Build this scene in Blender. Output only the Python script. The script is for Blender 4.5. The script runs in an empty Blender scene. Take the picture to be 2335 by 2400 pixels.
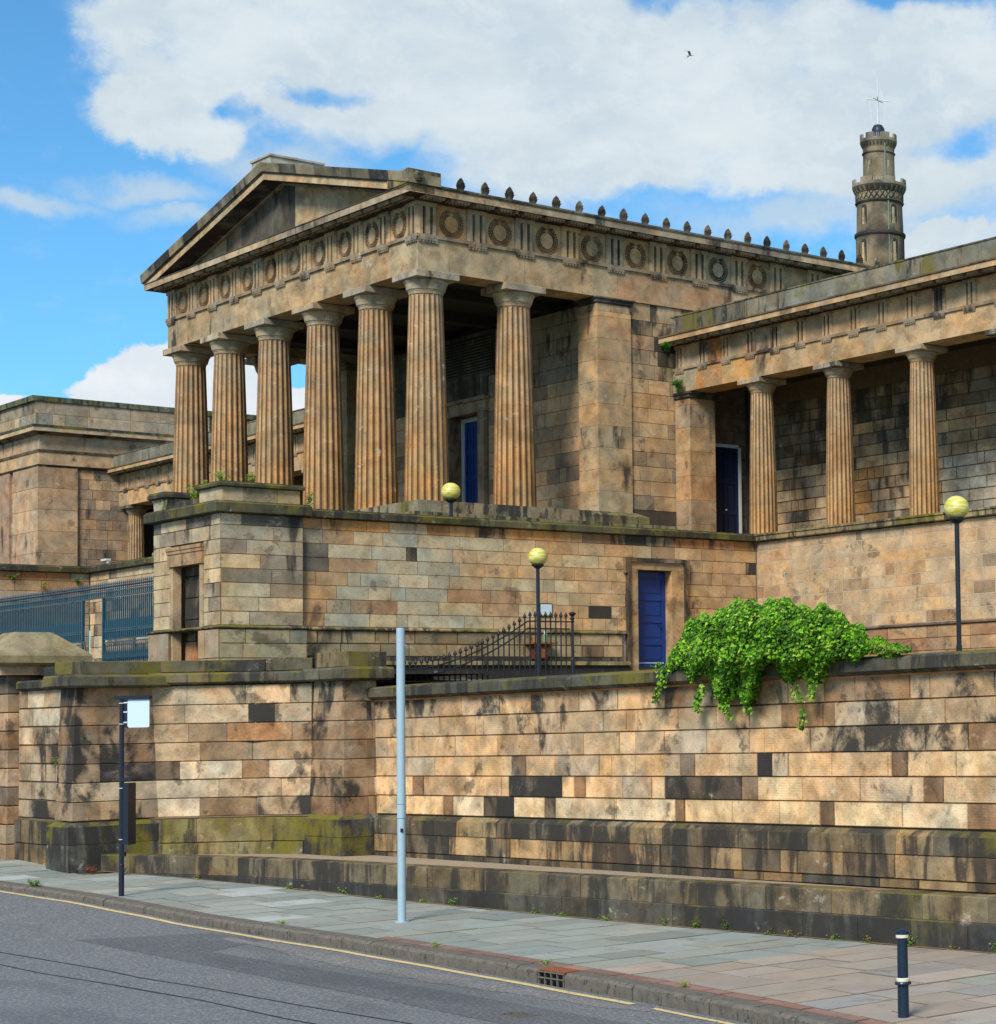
import bpy, math, random
from mathutils import Vector, Matrix
random.seed(7)
R = random.Random(11)
sc = bpy.context.scene
col = sc.collection

# ------------------------------------------------------------------ camera
cam_d = bpy.data.cameras.new('camera'); cam = bpy.data.objects.new('camera', cam_d); col.objects.link(cam)
rt = Vector((0.70505, 0.70888, -0.0198)); dn = Vector((-0.0513, 0.0231, -0.9984)); fw = Vector((-0.7073, 0.7049, 0.0526))
fw.normalize(); rt = (rt - fw*rt.dot(fw)).normalized(); up = rt.cross(fw)
cam.matrix_world = Matrix(((rt.x, up.x, -fw.x, 48.0988), (rt.y, up.y, -fw.y, -27.4218), (rt.z, up.z, -fw.z, 3.6), (0, 0, 0, 1)))
cam_d.sensor_fit = 'VERTICAL'; cam_d.sensor_height = 36; cam_d.sensor_width = 36
cam_d.lens = 4819.83*36/2400
cam_d.shift_x = (1167.5-2293.02)/2400; cam_d.shift_y = (1406.99-1200)/2400
cam_d.clip_start = .5; cam_d.clip_end = 5000
sc.camera = cam
sc.render.resolution_x = 996; sc.render.resolution_y = 1024
sc.view_settings.view_transform = 'Standard'; sc.view_settings.look = 'None'
sc.view_settings.gamma = 1; sc.view_settings.use_curve_mapping = False
sc.view_settings.exposure = 0.72

# ------------------------------------------------------------------ sun and sky
SUN_EL, SUN_AZ = 42, 150          # degrees; azimuth clockwise from north (+Y)
sd = Vector((math.sin(math.radians(SUN_AZ))*math.cos(math.radians(SUN_EL)), math.cos(math.radians(SUN_AZ))*math.cos(math.radians(SUN_EL)), math.sin(math.radians(SUN_EL))))
sl = bpy.data.lights.new('sun', 'SUN'); sl.energy = 2.7; sl.angle = math.radians(19); sl.color = (1, .93, .82)
so = bpy.data.objects.new('sun', sl); col.objects.link(so); so.rotation_euler = sd.to_track_quat('Z', 'Y').to_euler()

W = bpy.data.worlds.new('World'); sc.world = W; W.use_nodes = True
nt = W.node_tree; nt.nodes.clear(); NL = nt.links
def nn(t, typ, **kw):
    n = t.nodes.new(typ)
    for k, v in kw.items(): setattr(n, k, v)
    return n
def setin(n, d):
    for k, v in d.items(): n.inputs[k].default_value = v
def mth(t, op, a, b=None, c=None, clamp=False):
    n = t.nodes.new('ShaderNodeMath'); n.operation = op; n.use_clamp = clamp
    for i, v in enumerate((a, b, c)):
        if v is None: continue
        if isinstance(v, (int, float)): n.inputs[i].default_value = v
        else: t.links.new(v, n.inputs[i])
    return n.outputs[0]
def mixc(t, f, a, b, mode='MIX'):
    n = t.nodes.new('ShaderNodeMix'); n.data_type = 'RGBA'; n.blend_type = mode
    for s, v in ((0, f), (6, a), (7, b)):
        if isinstance(v, (int, float)): n.inputs[s].default_value = v
        elif isinstance(v, (tuple, list)): n.inputs[s].default_value = (*v[:3], 1)
        else: t.links.new(v, n.inputs[s])
    return n.outputs[2]
def sstep(t, v, a, b, lo=0., hi=1.):
    n = t.nodes.new('ShaderNodeMapRange'); n.interpolation_type = 'SMOOTHSTEP'
    t.links.new(v, n.inputs[0]); setin(n, {1: a, 2: b, 3: lo, 4: hi}); return n.outputs[0]
def noise(t, vec, scale, detail=4, rough=.55, dist=0.):
    n = t.nodes.new('ShaderNodeTexNoise'); t.links.new(vec, n.inputs['Vector'])
    setin(n, {'Scale': scale, 'Detail': detail, 'Roughness': rough, 'Distortion': dist}); return n.outputs['Fac']
def vscale(t, vec, s, off=(0, 0, 0)):
    n = t.nodes.new('ShaderNodeMapping'); t.links.new(vec, n.inputs['Vector'])
    n.inputs['Scale'].default_value = s; n.inputs['Location'].default_value = off; return n.outputs[0]

tc = nn(nt, 'ShaderNodeTexCoord'); sep = nn(nt, 'ShaderNodeSeparateXYZ'); NL.new(tc.outputs['Generated'], sep.inputs[0])
negx = mth(nt, 'MULTIPLY', sep.outputs[0], -1)
az = mth(nt, 'MULTIPLY', mth(nt, 'ARCTAN2', negx, sep.outputs[1]), 57.2958)
el = mth(nt, 'MULTIPLY', mth(nt, 'ARCSINE', sep.outputs[2]), 57.2958)
cmb = nn(nt, 'ShaderNodeCombineXYZ'); NL.new(az, cmb.inputs[0]); NL.new(el, cmb.inputs[1])
ang = cmb.outputs[0]
warp = nt.nodes.new('ShaderNodeTexNoise'); NL.new(ang, warp.inputs['Vector']); setin(warp, {'Scale': .55, 'Detail': 5, 'Roughness': .6})
wv = nn(nt, 'ShaderNodeVectorMath', operation='SUBTRACT'); NL.new(warp.outputs['Color'], wv.inputs[0]); wv.inputs[1].default_value = (.5, .5, .5)
wv2 = nn(nt, 'ShaderNodeVectorMath', operation='MULTIPLY'); NL.new(wv.outputs[0], wv2.inputs[0]); wv2.inputs[1].default_value = (2.6, 1.7, 0)
wa = nn(nt, 'ShaderNodeVectorMath', operation='ADD'); NL.new(ang, wa.inputs[0]); NL.new(wv2.outputs[0], wa.inputs[1])
def blob(a, e, ra, re, vec=None):
    s = nn(nt, 'ShaderNodeVectorMath', operation='SUBTRACT'); NL.new(vec or wa.outputs[0], s.inputs[0]); s.inputs[1].default_value = (a, e, 0)
    m = nn(nt, 'ShaderNodeVectorMath', operation='MULTIPLY'); NL.new(s.outputs[0], m.inputs[0]); m.inputs[1].default_value = (1/ra, 1/re, 0)
    l = nn(nt, 'ShaderNodeVectorMath', operation='LENGTH'); NL.new(m.outputs[0], l.inputs[0])
    return mth(nt, 'SUBTRACT', 1, l.outputs[1])          # 1 at the centre, 0 on the rim
def vmax(*xs):
    r = xs[0]
    for x in xs[1:]: r = mth(nt, 'MAXIMUM', r, x)
    return r
# the big cloud bank, its holes, and the low bright cumulus (positions as azimuth/elevation of the sky)
bank = vmax(blob(66.0, 17.6, 3.3, 2.0), blob(62.0, 18.0, 5, 3.2), blob(56, 17.0, 6, 3.9), blob(48, 16.6, 7, 3.6), blob(38, 15, 9, 6), blob(60, 24, 7, 3), blob(66.5, 15.7, 2.3, 1.2), blob(44.5, 12.6, 3.6, 1.3))
holes = vmax(blob(53.9, 19.4, 1.0, .6), blob(46.3, 19.6, 2.6, .55), blob(65.2, 15.8, .6, .3), blob(62.8, 16.5, 1.2, .32), blob(51.5, 13.8, 3.6, .42), blob(45.3, 15.6, 1.3, .5), blob(44.5, 13.9, 2.0, .35))
far_n = noise(nt, vscale(nt, ang, (.045, .07, 1)), 1, 5, .55)
outside = mth(nt, 'MULTIPLY', sstep(nt, far_n, .46, .58), sstep(nt, mth(nt, 'ABSOLUTE', mth(nt, 'SUBTRACT', az, 56)), 19, 30))
n1 = noise(nt, vscale(nt, ang, (.55, .9, 1)), 1, 8, .6)
cov = mth(nt, 'ADD', sstep(nt, bank, -.12, .35), mth(nt, 'MULTIPLY', sstep(nt, holes, -.6, .9), -.72))
cov = mth(nt, 'ADD', mth(nt, 'MAXIMUM', cov, outside), mth(nt, 'MULTIPLY', mth(nt, 'SUBTRACT', n1, .5), 1.35))
cloud1 = sstep(nt, cov, .02, .98)
wisp = mth(nt, 'MULTIPLY', vmax(blob(70.2, 13.2, 2.6, .5), blob(67.3, 13.7, 3.0, .6), blob(66, 13.0, 3.0, .5), blob(50, 13.6, 6, .9), blob(64, 14.6, 3, .8), blob(46, 14.2, 4, 1.0)), mth(nt, 'MULTIPLY', n1, 1.6))
wisp = sstep(nt, wisp, .0, .75, 0, .7)
w2 = nn(nt, 'ShaderNodeVectorMath', operation='MULTIPLY'); NL.new(wv.outputs[0], w2.inputs[0]); w2.inputs[1].default_value = (.9, .7, 0)
wb = nn(nt, 'ShaderNodeVectorMath', operation='ADD'); NL.new(ang, wb.inputs[0]); NL.new(w2.outputs[0], wb.inputs[1])
wbv = wb.outputs[0]
low = vmax(blob(66.2, 8.0, 3.0, 1.9, wbv), blob(63.5, 7.6, 3.4, 1.35, wbv), blob(70.8, 7.7, 1.5, .85, wbv), blob(58, 7, 5, 2.4, wbv), blob(48, 8, 8, 3, wbv), blob(80, 7, 6, 2, wbv), blob(68.3, 7.6, 1.6, .75, wbv))
cloud2 = sstep(nt, mth(nt, 'ADD', low, mth(nt, 'MULTIPLY', mth(nt, 'SUBTRACT', noise(nt, ang, 1.6, 7, .55), .5), .34)), .0, .07)
sky = nn(nt, 'ShaderNodeTexSky'); sky.sky_type = 'NISHITA'; sky.sun_disc = False
sky.sun_elevation = math.radians(SUN_EL); sky.sun_rotation = math.radians(SUN_AZ); sky.ozone_density = 3.5; sky.dust_density = .3; sky.altitude = 900
skyc = mixc(nt, 1.0, sky.outputs[0], (.64, 1.16, 1.30), 'MULTIPLY')
shade = noise(nt, vscale(nt, ang, (.22, .4, 1), (3, 7, 0)), 1, 7, .58)
ccol = mixc(nt, sstep(nt, shade, .36, .66), (4.5, 5.3, 5.9), (5.5, 6.15, 6.5))
ccol = mixc(nt, sstep(nt, noise(nt, vscale(nt, wa.outputs[0], (.8, 1.3, 1), (1, 8, 0)), 1, 8, .62), .42, .75, 0, .6), ccol, (5.9, 6.5, 6.8))
c1 = mixc(nt, cloud1, skyc, ccol)
c1 = mixc(nt, wisp, c1, (4.6, 5.4, 5.9))
c1 = mixc(nt, cloud2, c1, mixc(nt, sstep(nt, noise(nt, ang, .7, 5), .35, .7), (5.7, 6.2, 6.7), (6.6, 6.9, 7.2)))
bg = nn(nt, 'ShaderNodeBackground'); NL.new(c1, bg.inputs[0]); bg.inputs[1].default_value = .080
wo_ = nn(nt, 'ShaderNodeOutputWorld'); NL.new(bg.outputs[0], wo_.inputs[0])

# ------------------------------------------------------------------ materials
MATS = {}
def principled(name, rough=.8, metal=0., spec=.3):
    m = bpy.data.materials.new(name); m.use_nodes = True; t = m.node_tree
    b = t.nodes['Principled BSDF']; b.inputs['Roughness'].default_value = rough; b.inputs['Metallic'].default_value = metal
    b.inputs['Specular IOR Level'].default_value = spec
    MATS[name] = m; return m, t, b
def stone_mat(name, soot=.56, soot_amt=.85, orange=.70, orange_amt=.6, moss=1.0, moss_amt=.9, bump=.35, tooled=False, streak=(1.1, 1.1, .28), grey=.3, var=.5, big=.0, ps=1., mul=(1.24, 1.09, .90)):
    m, t, b = principled(name, .88, 0, .18)
    geo = nn(t, 'ShaderNodeNewGeometry'); P = geo.outputs['Position']
    if ps != 1.: P = vscale(t, P, (ps, ps, ps))
    at = nn(t, 'ShaderNodeAttribute', attribute_name='tint')
    base = mixc(t, 1, at.outputs['Color'], mul, 'MULTIPLY'); extra = at.outputs['Alpha']
    nb = noise(t, P, 2.1, 7, .62, .3)
    base = mixc(t, 1, base, mixc(t, sstep(t, nb, .28, .72), (1-var,)*3, (1+var*.45,)*3), 'MULTIPLY')
    hue = noise(t, vscale(t, P, (1, 1, 1), (9, 3, 5)), 1.3, 4)
    base = mixc(t, 1, base, mixc(t, sstep(t, hue, .35, .65), (.94, .99, 1.05), (1.10, .98, .88)), 'MULTIPLY')
    gm = sstep(t, noise(t, vscale(t, P, (1, 1, 1), (31, 3, 15)), .75, 5), .5, .66, 0, grey)
    base = mixc(t, gm, base, (.36, .33, .25))
    og = sstep(t, noise(t, vscale(t, P, (1, 1, .55), (2, 13, 5)), 1.15, 6, .6), orange, orange+.1, 0, orange_amt)
    base = mixc(t, og, base, (.42, .19, .07))
    fine = noise(t, P, 34, 4, .7)
    base = mixc(t, 1, base, mixc(t, fine, (.58,)*3, (1.40,)*3), 'MULTIPLY')
    blot = sstep(t, noise(t, vscale(t, P, (1, 1, 1.25), (7, 21, 3)), 3.6, 5, .6, .0), .60, .70, 0, .4)
    base = mixc(t, blot, base, (.10, .075, .052))
    if big: base = mixc(t, sstep(t, mth(t, 'ADD', noise(t, vscale(t, P, (1, 1, 1.1), (13, 2, 77)), 1.15, 7, .6, .1), mth(t, 'MULTIPLY', mth(t, 'SUBTRACT', noise(t, P, 14, 3), .5), .08)), .61, .66, 0, big), base, (.035, .030, .026))
    efflo = sstep(t, noise(t, vscale(t, P, (1, 1, 1.5), (47, 1, 33)), 2.4, 7, .7, .0), .60, .72, 0, .5)
    base = mixc(t, efflo, base, (.62, .57, .47))
    pit = sstep(t, noise(t, P, 11, 6, .75), .57, .70, 0, .6)
    base = mixc(t, pit, base, (.09, .065, .04))
    s1 = noise(t, vscale(t, P, streak), 1.5, 7, .62, .5)
    s2 = noise(t, P, .55, 5, .6)
    sm = mth(t, 'ADD', mth(t, 'MULTIPLY', s1, .62), mth(t, 'MULTIPLY', s2, .38))
    sm = mth(t, 'ADD', sm, mth(t, 'MULTIPLY', extra, .2))
    sm = mth(t, 'ADD', sm, mth(t, 'MULTIPLY', mth(t, 'SUBTRACT', fine, .5), .10))
    base = mixc(t, sstep(t, sm, soot, soot+.09, 0, soot_amt), base, (.032, .031, .029))
    nz = nn(t, 'ShaderNodeSeparateXYZ'); t.links.new(geo.outputs['Normal'], nz.inputs[0])
    mm = mth(t, 'ADD', mth(t, 'MULTIPLY', nz.outputs[2], .10), noise(t, vscale(t, P, (1, 1, .7), (5, 55, 2)), .9, 6, .65))
    base = mixc(t, sstep(t, mm, moss-.08, moss+.04, 0, moss_amt), base, mixc(t, fine, (.06, .06, .012), (.24, .20, .03)))
    t.links.new(base, b.inputs['Base Color'])
    bp = nn(t, 'ShaderNodeBump'); bp.inputs['Strength'].default_value = bump; bp.inputs['Distance'].default_value = .012
    h = mth(t, 'ADD', mth(t, 'MULTIPLY', noise(t, P, 60, 3, .7), .5), noise(t, P, 9, 6, .65))
    if tooled:
        sepp = nn(t, 'ShaderNodeSeparateXYZ'); t.links.new(P, sepp.inputs[0])
        wv_ = mth(t, 'SINE', mth(t, 'ADD', mth(t, 'MULTIPLY', sepp.outputs[2], 150), mth(t, 'MULTIPLY', nb, 5)))
        h = mth(t, 'ADD', h, mth(t, 'MULTIPLY', wv_, mth(t, 'MULTIPLY', sstep(t, s2, .46, .62), .10)))
    t.links.new(h, bp.inputs['Height']); t.links.new(bp.outputs[0], b.inputs['Normal'])
    return m
stone_mat('temple_stone', soot=.575, soot_amt=.9, orange=.69, orange_amt=.2, moss=1.2, grey=.3, var=.42, big=.35, mul=(1.03, .93, .81))
stone_mat('column_stone', soot=.59, soot_amt=.7, orange=.66, orange_amt=.2, moss=1.2, grey=.08, streak=(2.2, 2.2, .18), bump=.5, var=.32, mul=(1.06, .94, .79))
stone_mat('grime_stone', soot=.545, soot_amt=.92, orange=.7, moss=1.2, grey=.4)
stone_mat('ashlar', big=.5, mul=(1.2, 1.08, .93), soot=.585, soot_amt=.9, orange=.64, orange_amt=.45, moss=1.2, grey=.2, var=.36)
stone_mat('rubble', soot=.56, soot_amt=.8, orange=.66, orange_amt=.4, moss=1.2, grey=.5, var=.5)
stone_mat('rusticated', mul=(1.2, 1.08, .95), soot=.585, soot_amt=.94, orange=.63, orange_amt=.4, moss=1.2, tooled=True, grey=.3, bump=.7, var=.5, big=.6, streak=(.95, .95, .62))
stone_mat('coping_stone', soot=.50, soot_amt=.9, orange=.8, moss=.60, moss_amt=.8, grey=.06, var=.4, streak=(3, 3, .5))
stone_mat('plinth_stone', soot=.49, soot_amt=.88, orange=.66, orange_amt=.4, moss=.66, moss_amt=.55, grey=.15, streak=(1.7, 1.7, .3), bump=.6)
stone_mat('mossy_plinth', mul=(1, .97, .9), soot=.50, soot_amt=.92, orange=.8, moss=.585, moss_amt=.9, grey=.3, streak=(2, 2, .3), bump=.6)
stone_mat('old_tower_stone', soot=.48, soot_amt=.78, orange=.8, moss=1.3, grey=.2, streak=(1, 1, .4), bump=.1, ps=.16, mul=(1.0, .97, .90))
def plain(name, c, rough=.5, metal=0., spec=.4, vary=.25, scale=8, dirt=None, dirt_th=.62):
    m, t, b = principled(name, rough, metal, spec)
    geo = nn(t, 'ShaderNodeNewGeometry'); P = geo.outputs['Position']
    n_ = noise(t, P, scale, 6, .6)
    base = mixc(t, 1, c, mixc(t, n_, (1-vary,)*3, (1+vary,)*3), 'MULTIPLY')
    if dirt: base = mixc(t, sstep(t, noise(t, vscale(t, P, (1, 1, .5), (4, 4, 4)), scale*1.7, 6, .65), dirt_th, dirt_th+.08), base, dirt)
    t.links.new(base, b.inputs['Base Color'])
    bp = nn(t, 'ShaderNodeBump'); bp.inputs['Strength'].default_value = .15; bp.inputs['Distance'].default_value = .004
    t.links.new(noise(t, P, scale*5, 3), bp.inputs['Height']); t.links.new(bp.outputs[0], b.inputs['Normal'])
    return m
plain('mortar', (.16, .115, .07), .95, vary=.4)
plain('mortar_pale', (.46, .37, .26), .95, vary=.25)
plain('blue_paint', (.006, .038, .19), .42, vary=.25, scale=3, dirt=(.03, .05, .2), dirt_th=.66)
plain('dark_blue_paint', (.006, .014, .05), .42, vary=.2)
plain('white_paint', (.55, .6, .62), .5, vary=.12)
plain('grey_blue_pole', (.33, .46, .54), .45, vary=.08, scale=5)
plain('black_paint', (.011, .016, .028), .38, vary=.3, dirt=(.25, .27, .28), dirt_th=.74, scale=16)
plain('iron_black', (.012, .013, .017), .5, vary=.3)
plain('rail_blue', (.010, .052, .085), .4, vary=.4, scale=5)
plain('panel_pale', (.55, .68, .76), .3, vary=.05, scale=3)
plain('bollard_navy', (.008, .022, .042), .35, vary=.25)
plain('cream_band', (.66, .62, .5), .5, vary=.1)
plain('lead_roof', (.23, .27, .31), .5, vary=.25, scale=2)
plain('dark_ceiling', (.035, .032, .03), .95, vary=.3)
plain('rust', (.24, .075, .022), .9, vary=.5, scale=20)
plain('granite_kerb', (.13, .115, .095), .85, vary=.55, scale=9, dirt=(.05, .045, .04), dirt_th=.56)
plain('yellow_road_paint', (.66, .50, .22), .7, vary=.25, scale=9, dirt=(.20, .18, .14), dirt_th=.56)
plain('tar', (.02, .022, .035), .6, vary=.2)
plain('gravel', (.34, .27, .19), .95, vary=.9, scale=26, dirt=(.12, .09, .06), dirt_th=.56)
plain('foot_dirt', (.20, .13, .06), .95, vary=.6, scale=9, dirt=(.10, .14, .03), dirt_th=.55)
plain('bark', (.12, .08, .05), .9)
plain('green_ball', (.02, .024, .05), .4)
plain('copper_green', (.16, .3, .24), .6)
plain('mast_white', (.6, .66, .7), .5)
plain('yard_ground', (.16, .14, .1), .95, vary=.5, scale=1.5, dirt=(.06, .09, .02), dirt_th=.55)
plain('hill_grass', (.055, .085, .02), .95, vary=.4, scale=.3)
plain('yellow_plastic', (.35, .2, .03), .5)
plain('green_plastic', (.15, .25, .12), .5)
plain('red_paint', (.09, .02, .015), .6)
plain('gull_white', (.5, .5, .52), .6)
plain('dry_twig', (.3, .22, .14), .9)
def asphalt(name, c, spk):
    m, t, b = principled(name, .86, 0, .25)
    geo = nn(t, 'ShaderNodeNewGeometry'); P = geo.outputs['Position']
    v = nn(t, 'ShaderNodeTexVoronoi'); t.links.new(P, v.inputs['Vector']); v.inputs['Scale'].default_value = 26
    base = mixc(t, noise(t, P, .8, 6, .6), tuple(x*.75 for x in c), tuple(x*1.2 for x in c))
    base = mixc(t, mth(t, 'MULTIPLY', sstep(t, noise(t, P, 19, 5, .85), .44, .66), spk), base, (.34, .33, .31))
    base = mixc(t, sstep(t, noise(t, vscale(t, P, (.3, 1, 1)), .5, 6), .53, .63, 0, .35), base, tuple(x*.62 for x in c))
    t.links.new(base, b.inputs['Base Color'])
    bp = nn(t, 'ShaderNodeBump'); bp.inputs['Strength'].default_value = .7; bp.inputs['Distance'].default_value = .01
    t.links.new(mth(t, 'ADD', v.outputs['Distance'], noise(t, P, 70, 3)), bp.inputs['Height']); t.links.new(bp.outputs[0], b.inputs['Normal'])
asphalt('asphalt', (.120, .130, .146), .8); asphalt('asphalt_patch', (.092, .098, .112), .45); asphalt('asphalt_worn', (.15, .145, .14), .95)
def flagmat():
    m, t, b = principled('flagstone', .8, 0, .3)
    geo = nn(t, 'ShaderNodeNewGeometry'); P = geo.outputs['Position']
    at = nn(t, 'ShaderNodeAttribute', attribute_name='tint'); base = at.outputs['Color']
    base = mixc(t, 1, base, mixc(t, noise(t, P, 2.3, 7, .62), (.72,)*3, (1.22,)*3), 'MULTIPLY')
    base = mixc(t, 1, base, mixc(t, noise(t, P, 45, 3, .7), (.82,)*3, (1.15,)*3), 'MULTIPLY')
    base = mixc(t, sstep(t, noise(t, vscale(t, P, (1, 1, 1), (3, 1, 4)), 1.3, 6, .65), .6, .7, 0, .55), base, (.13, .11, .08))
    t.links.new(base, b.inputs['Base Color'])
    bp = nn(t, 'ShaderNodeBump'); bp.inputs['Strength'].default_value = .4; bp.inputs['Distance'].default_value = .01
    t.links.new(noise(t, P, 14, 6, .7), bp.inputs['Height']); t.links.new(bp.outputs[0], b.inputs['Normal'])
flagmat()
def globemat():
    m, t, b = principled('globe_glass', .22, 0, .6)
    tcg = nn(t, 'ShaderNodeTexCoord'); O_ = tcg.outputs['Object']
    n_ = noise(t, vscale(t, O_, (1.2, 1.2, 9)), 1.3, 4, .6, 1.0)
    base = mixc(t, sstep(t, n_, .38, .62), (.54, .47, .05), (.78, .73, .28))
    base = mixc(t, sstep(t, noise(t, vscale(t, O_, (1.5, 1.5, 6), (4, 0, 2)), 1.6, 3), .62, .7, 0, .7), base, (.42, .24, .03))
    t.links.new(base, b.inputs['Base Color']); b.inputs['Subsurface Weight'].default_value = .15; b.inputs['Subsurface Radius'].default_value = (.1, .1, .05)
globemat()
def leafmat(name, lo, hi):
    m, t, b = principled(name, .55, 0, .35)
    at = nn(t, 'ShaderNodeAttribute', attribute_name='tint')
    t.links.new(at.outputs['Color'], b.inputs['Base Color'])
    b.inputs['Transmission Weight'].default_value = 0
    tr = nn(t, 'ShaderNodeBsdfTranslucent'); t.links.new(at.outputs['Color'], tr.inputs['Color'])
    mx = nn(t, 'ShaderNodeMixShader'); mx.inputs[0].default_value = .42
    out = t.nodes['Material Output']
    t.links.new(b.outputs[0], mx.inputs[1]); t.links.new(tr.outputs[0], mx.inputs[2]); t.links.new(mx.outputs[0], out.inputs['Surface'])
leafmat('leaf', 0, 0)

# ------------------------------------------------------------------ builders
ORG = {}
def tag(o, label=None, cat=None, group=None, kind=None):
    if label: o['label'] = label
    if cat: o['category'] = cat
    if group: o['group'] = group
    if kind: o['kind'] = kind
    return o
def empty(name, loc, label=None, cat=None, group=None, parent=None, kind=None):
    o = bpy.data.objects.new(name, None); col.objects.link(o); o.empty_display_size = .2
    loc = Vector(loc); ORG[o.name] = loc
    if parent: o.parent = parent; o.location = loc - ORG[parent.name]
    else: o.location = loc
    return tag(o, label, cat, group, kind)
class MB:
    def __init__(s, tint=(.4, .3, .2, 0), xf=None):
        s.v = []; s.f = []; s.c = []; s.t = (*tint, 0)[:4] if len(tint) == 3 else tint; s.xf = xf
    def add(s, vs, fs, tint=None):
        b = len(s.v); s.v += [tuple(p) for p in vs]
        for f in fs: s.f.append(tuple(b+i for i in f)); s.c.append(tint or s.t)
        return s
    def poly(s, *p, tint=None): return s.add(p, [tuple(range(len(p)))], tint)
    def box(s, x0, x1, y0, y1, z0, z1, tint=None, bottom=True):
        vs = [(x, y, z) for z in (z0, z1) for x, y in ((x0, y0), (x1, y0), (x1, y1), (x0, y1))]
        fs = [(4, 5, 6, 7), (0, 1, 5, 4), (1, 2, 6, 5), (2, 3, 7, 6), (3, 0, 4, 7)] + ([(3, 2, 1, 0)] if bottom else [])
        return s.add(vs, fs, tint)
    def hexa(s, vs, tint=None):
        return s.add(vs, [(4, 5, 6, 7), (0, 1, 5, 4), (1, 2, 6, 5), (2, 3, 7, 6), (3, 0, 4, 7), (3, 2, 1, 0)], tint)
    def loft(s, rings, close=True, caps=True, tint=None):
        b = []; n = len(rings[0]); vs = [p for r in rings for p in r]; fs = []
        for i in range(len(rings)-1):
            for j in range(n if close else n-1):
                k = (j+1) % n; fs.append((i*n+j, i*n+k, (i+1)*n+k, (i+1)*n+j))
        if caps: fs.append(tuple(range(n-1, -1, -1))); fs.append(tuple((len(rings)-1)*n+j for j in range(n)))
        return s.add(vs, fs, tint)
    def lathe(s, cx, cy, prof, n=24, tint=None):
        return s.loft([[(cx+r*math.cos(2*math.pi*j/n), cy+r*math.sin(2*math.pi*j/n), z) for j in range(n)] for r, z in prof], tint=tint)
    def tube(s, path, r, n=8, tint=None, r2=None):
        rings = []; path = [Vector(p) for p in path]
        for i, p in enumerate(path):
            d = (path[min(i+1, len(path)-1)]-path[max(i-1, 0)]).normalized()
            a = d.cross(Vector((0, 0, 1)) if abs(d.z) < .9 else Vector((1, 0, 0))).normalized(); b = d.cross(a)
            rr = r if r2 is None else r+(r2-r)*i/max(1, len(path)-1)
            rings.append([p+a*rr*math.cos(2*math.pi*j/n)+b*rr*math.sin(2*math.pi*j/n) for j in range(n)])
        return s.loft(rings, tint=tint)
    def ext(s, prof, o, u, n, s0, s1, tint=None):   # profile of (t outward, z) swept along u
        o = Vector(o); u = Vector(u); n = Vector(n)
        return s.loft([[o+u*q+n*t+Vector((0, 0, z)) for t, z in prof] for q in (s0, s1)], tint=tint)
    def build(s, name, mat, parent=None, smooth=False, at=None, kind=None):
        vs = [Vector(s.xf(Vector(p))) if s.xf else Vector(p) for p in s.v]
        if at is None:
            lo = [min(p[i] for p in vs) for i in range(3)]; hi = [max(p[i] for p in vs) for i in range(3)]
            at = Vector(((lo[0]+hi[0])/2, (lo[1]+hi[1])/2, lo[2]))
        at = Vector(at)
        me = bpy.data.meshes.new(name); me.from_pydata([p-at for p in vs], [], s.f)
        ca = me.color_attributes.new('tint', 'FLOAT_COLOR', 'CORNER'); buf = []
        for f, c in zip(s.f, s.c): buf += list(c)*len(f)
        ca.data.foreach_set('color', buf)
        me.materials.append(MATS[mat])
        if smooth: me.polygons.foreach_set('use_smooth', [True]*len(me.polygons))
        o = bpy.data.objects.new(name, me); col.objects.link(o); ORG[o.name] = at
        if parent: o.parent = parent; o.location = at - ORG[parent.name]
        else: o.location = at
        if kind: o['kind'] = kind
        return o
def child_copy(src, parent, loc, rotz=0):      # share mesh data
    o = src.copy(); col.objects.link(o); ORG[o.name] = Vector(loc); o.parent = parent; o.location = Vector(loc)-ORG[parent.name]; o.rotation_euler = (0, 0, rotz); return o
def jit(c, a=.12, r=R):
    k = 1+r.uniform(-a, a); h = r.uniform(-.05, .05)
    return (c[0]*k*(1+h), c[1]*k, c[2]*k*(1-h))
def pick(pal, r=R):
    tot = sum(w for w, *_ in pal); q = r.uniform(0, tot)
    for w, c, e in pal:
        q -= w
        if q <= 0: return (*jit(c, .14, r), e+r.uniform(-.15, .15))
    return (*jit(pal[-1][1]), pal[-1][2])
BUFF = (.45, .375, .275); TAN = (.43, .325, .205); WARM = (.51, .37, .22); PALE = (.56, .48, .35); BROWN = (.25, .165, .095); GREYB = (.34, .33, .27); DARK = (.07, .062, .055); ORNG = (.46, .24, .11); GREYD = (.16, .16, .15)

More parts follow.
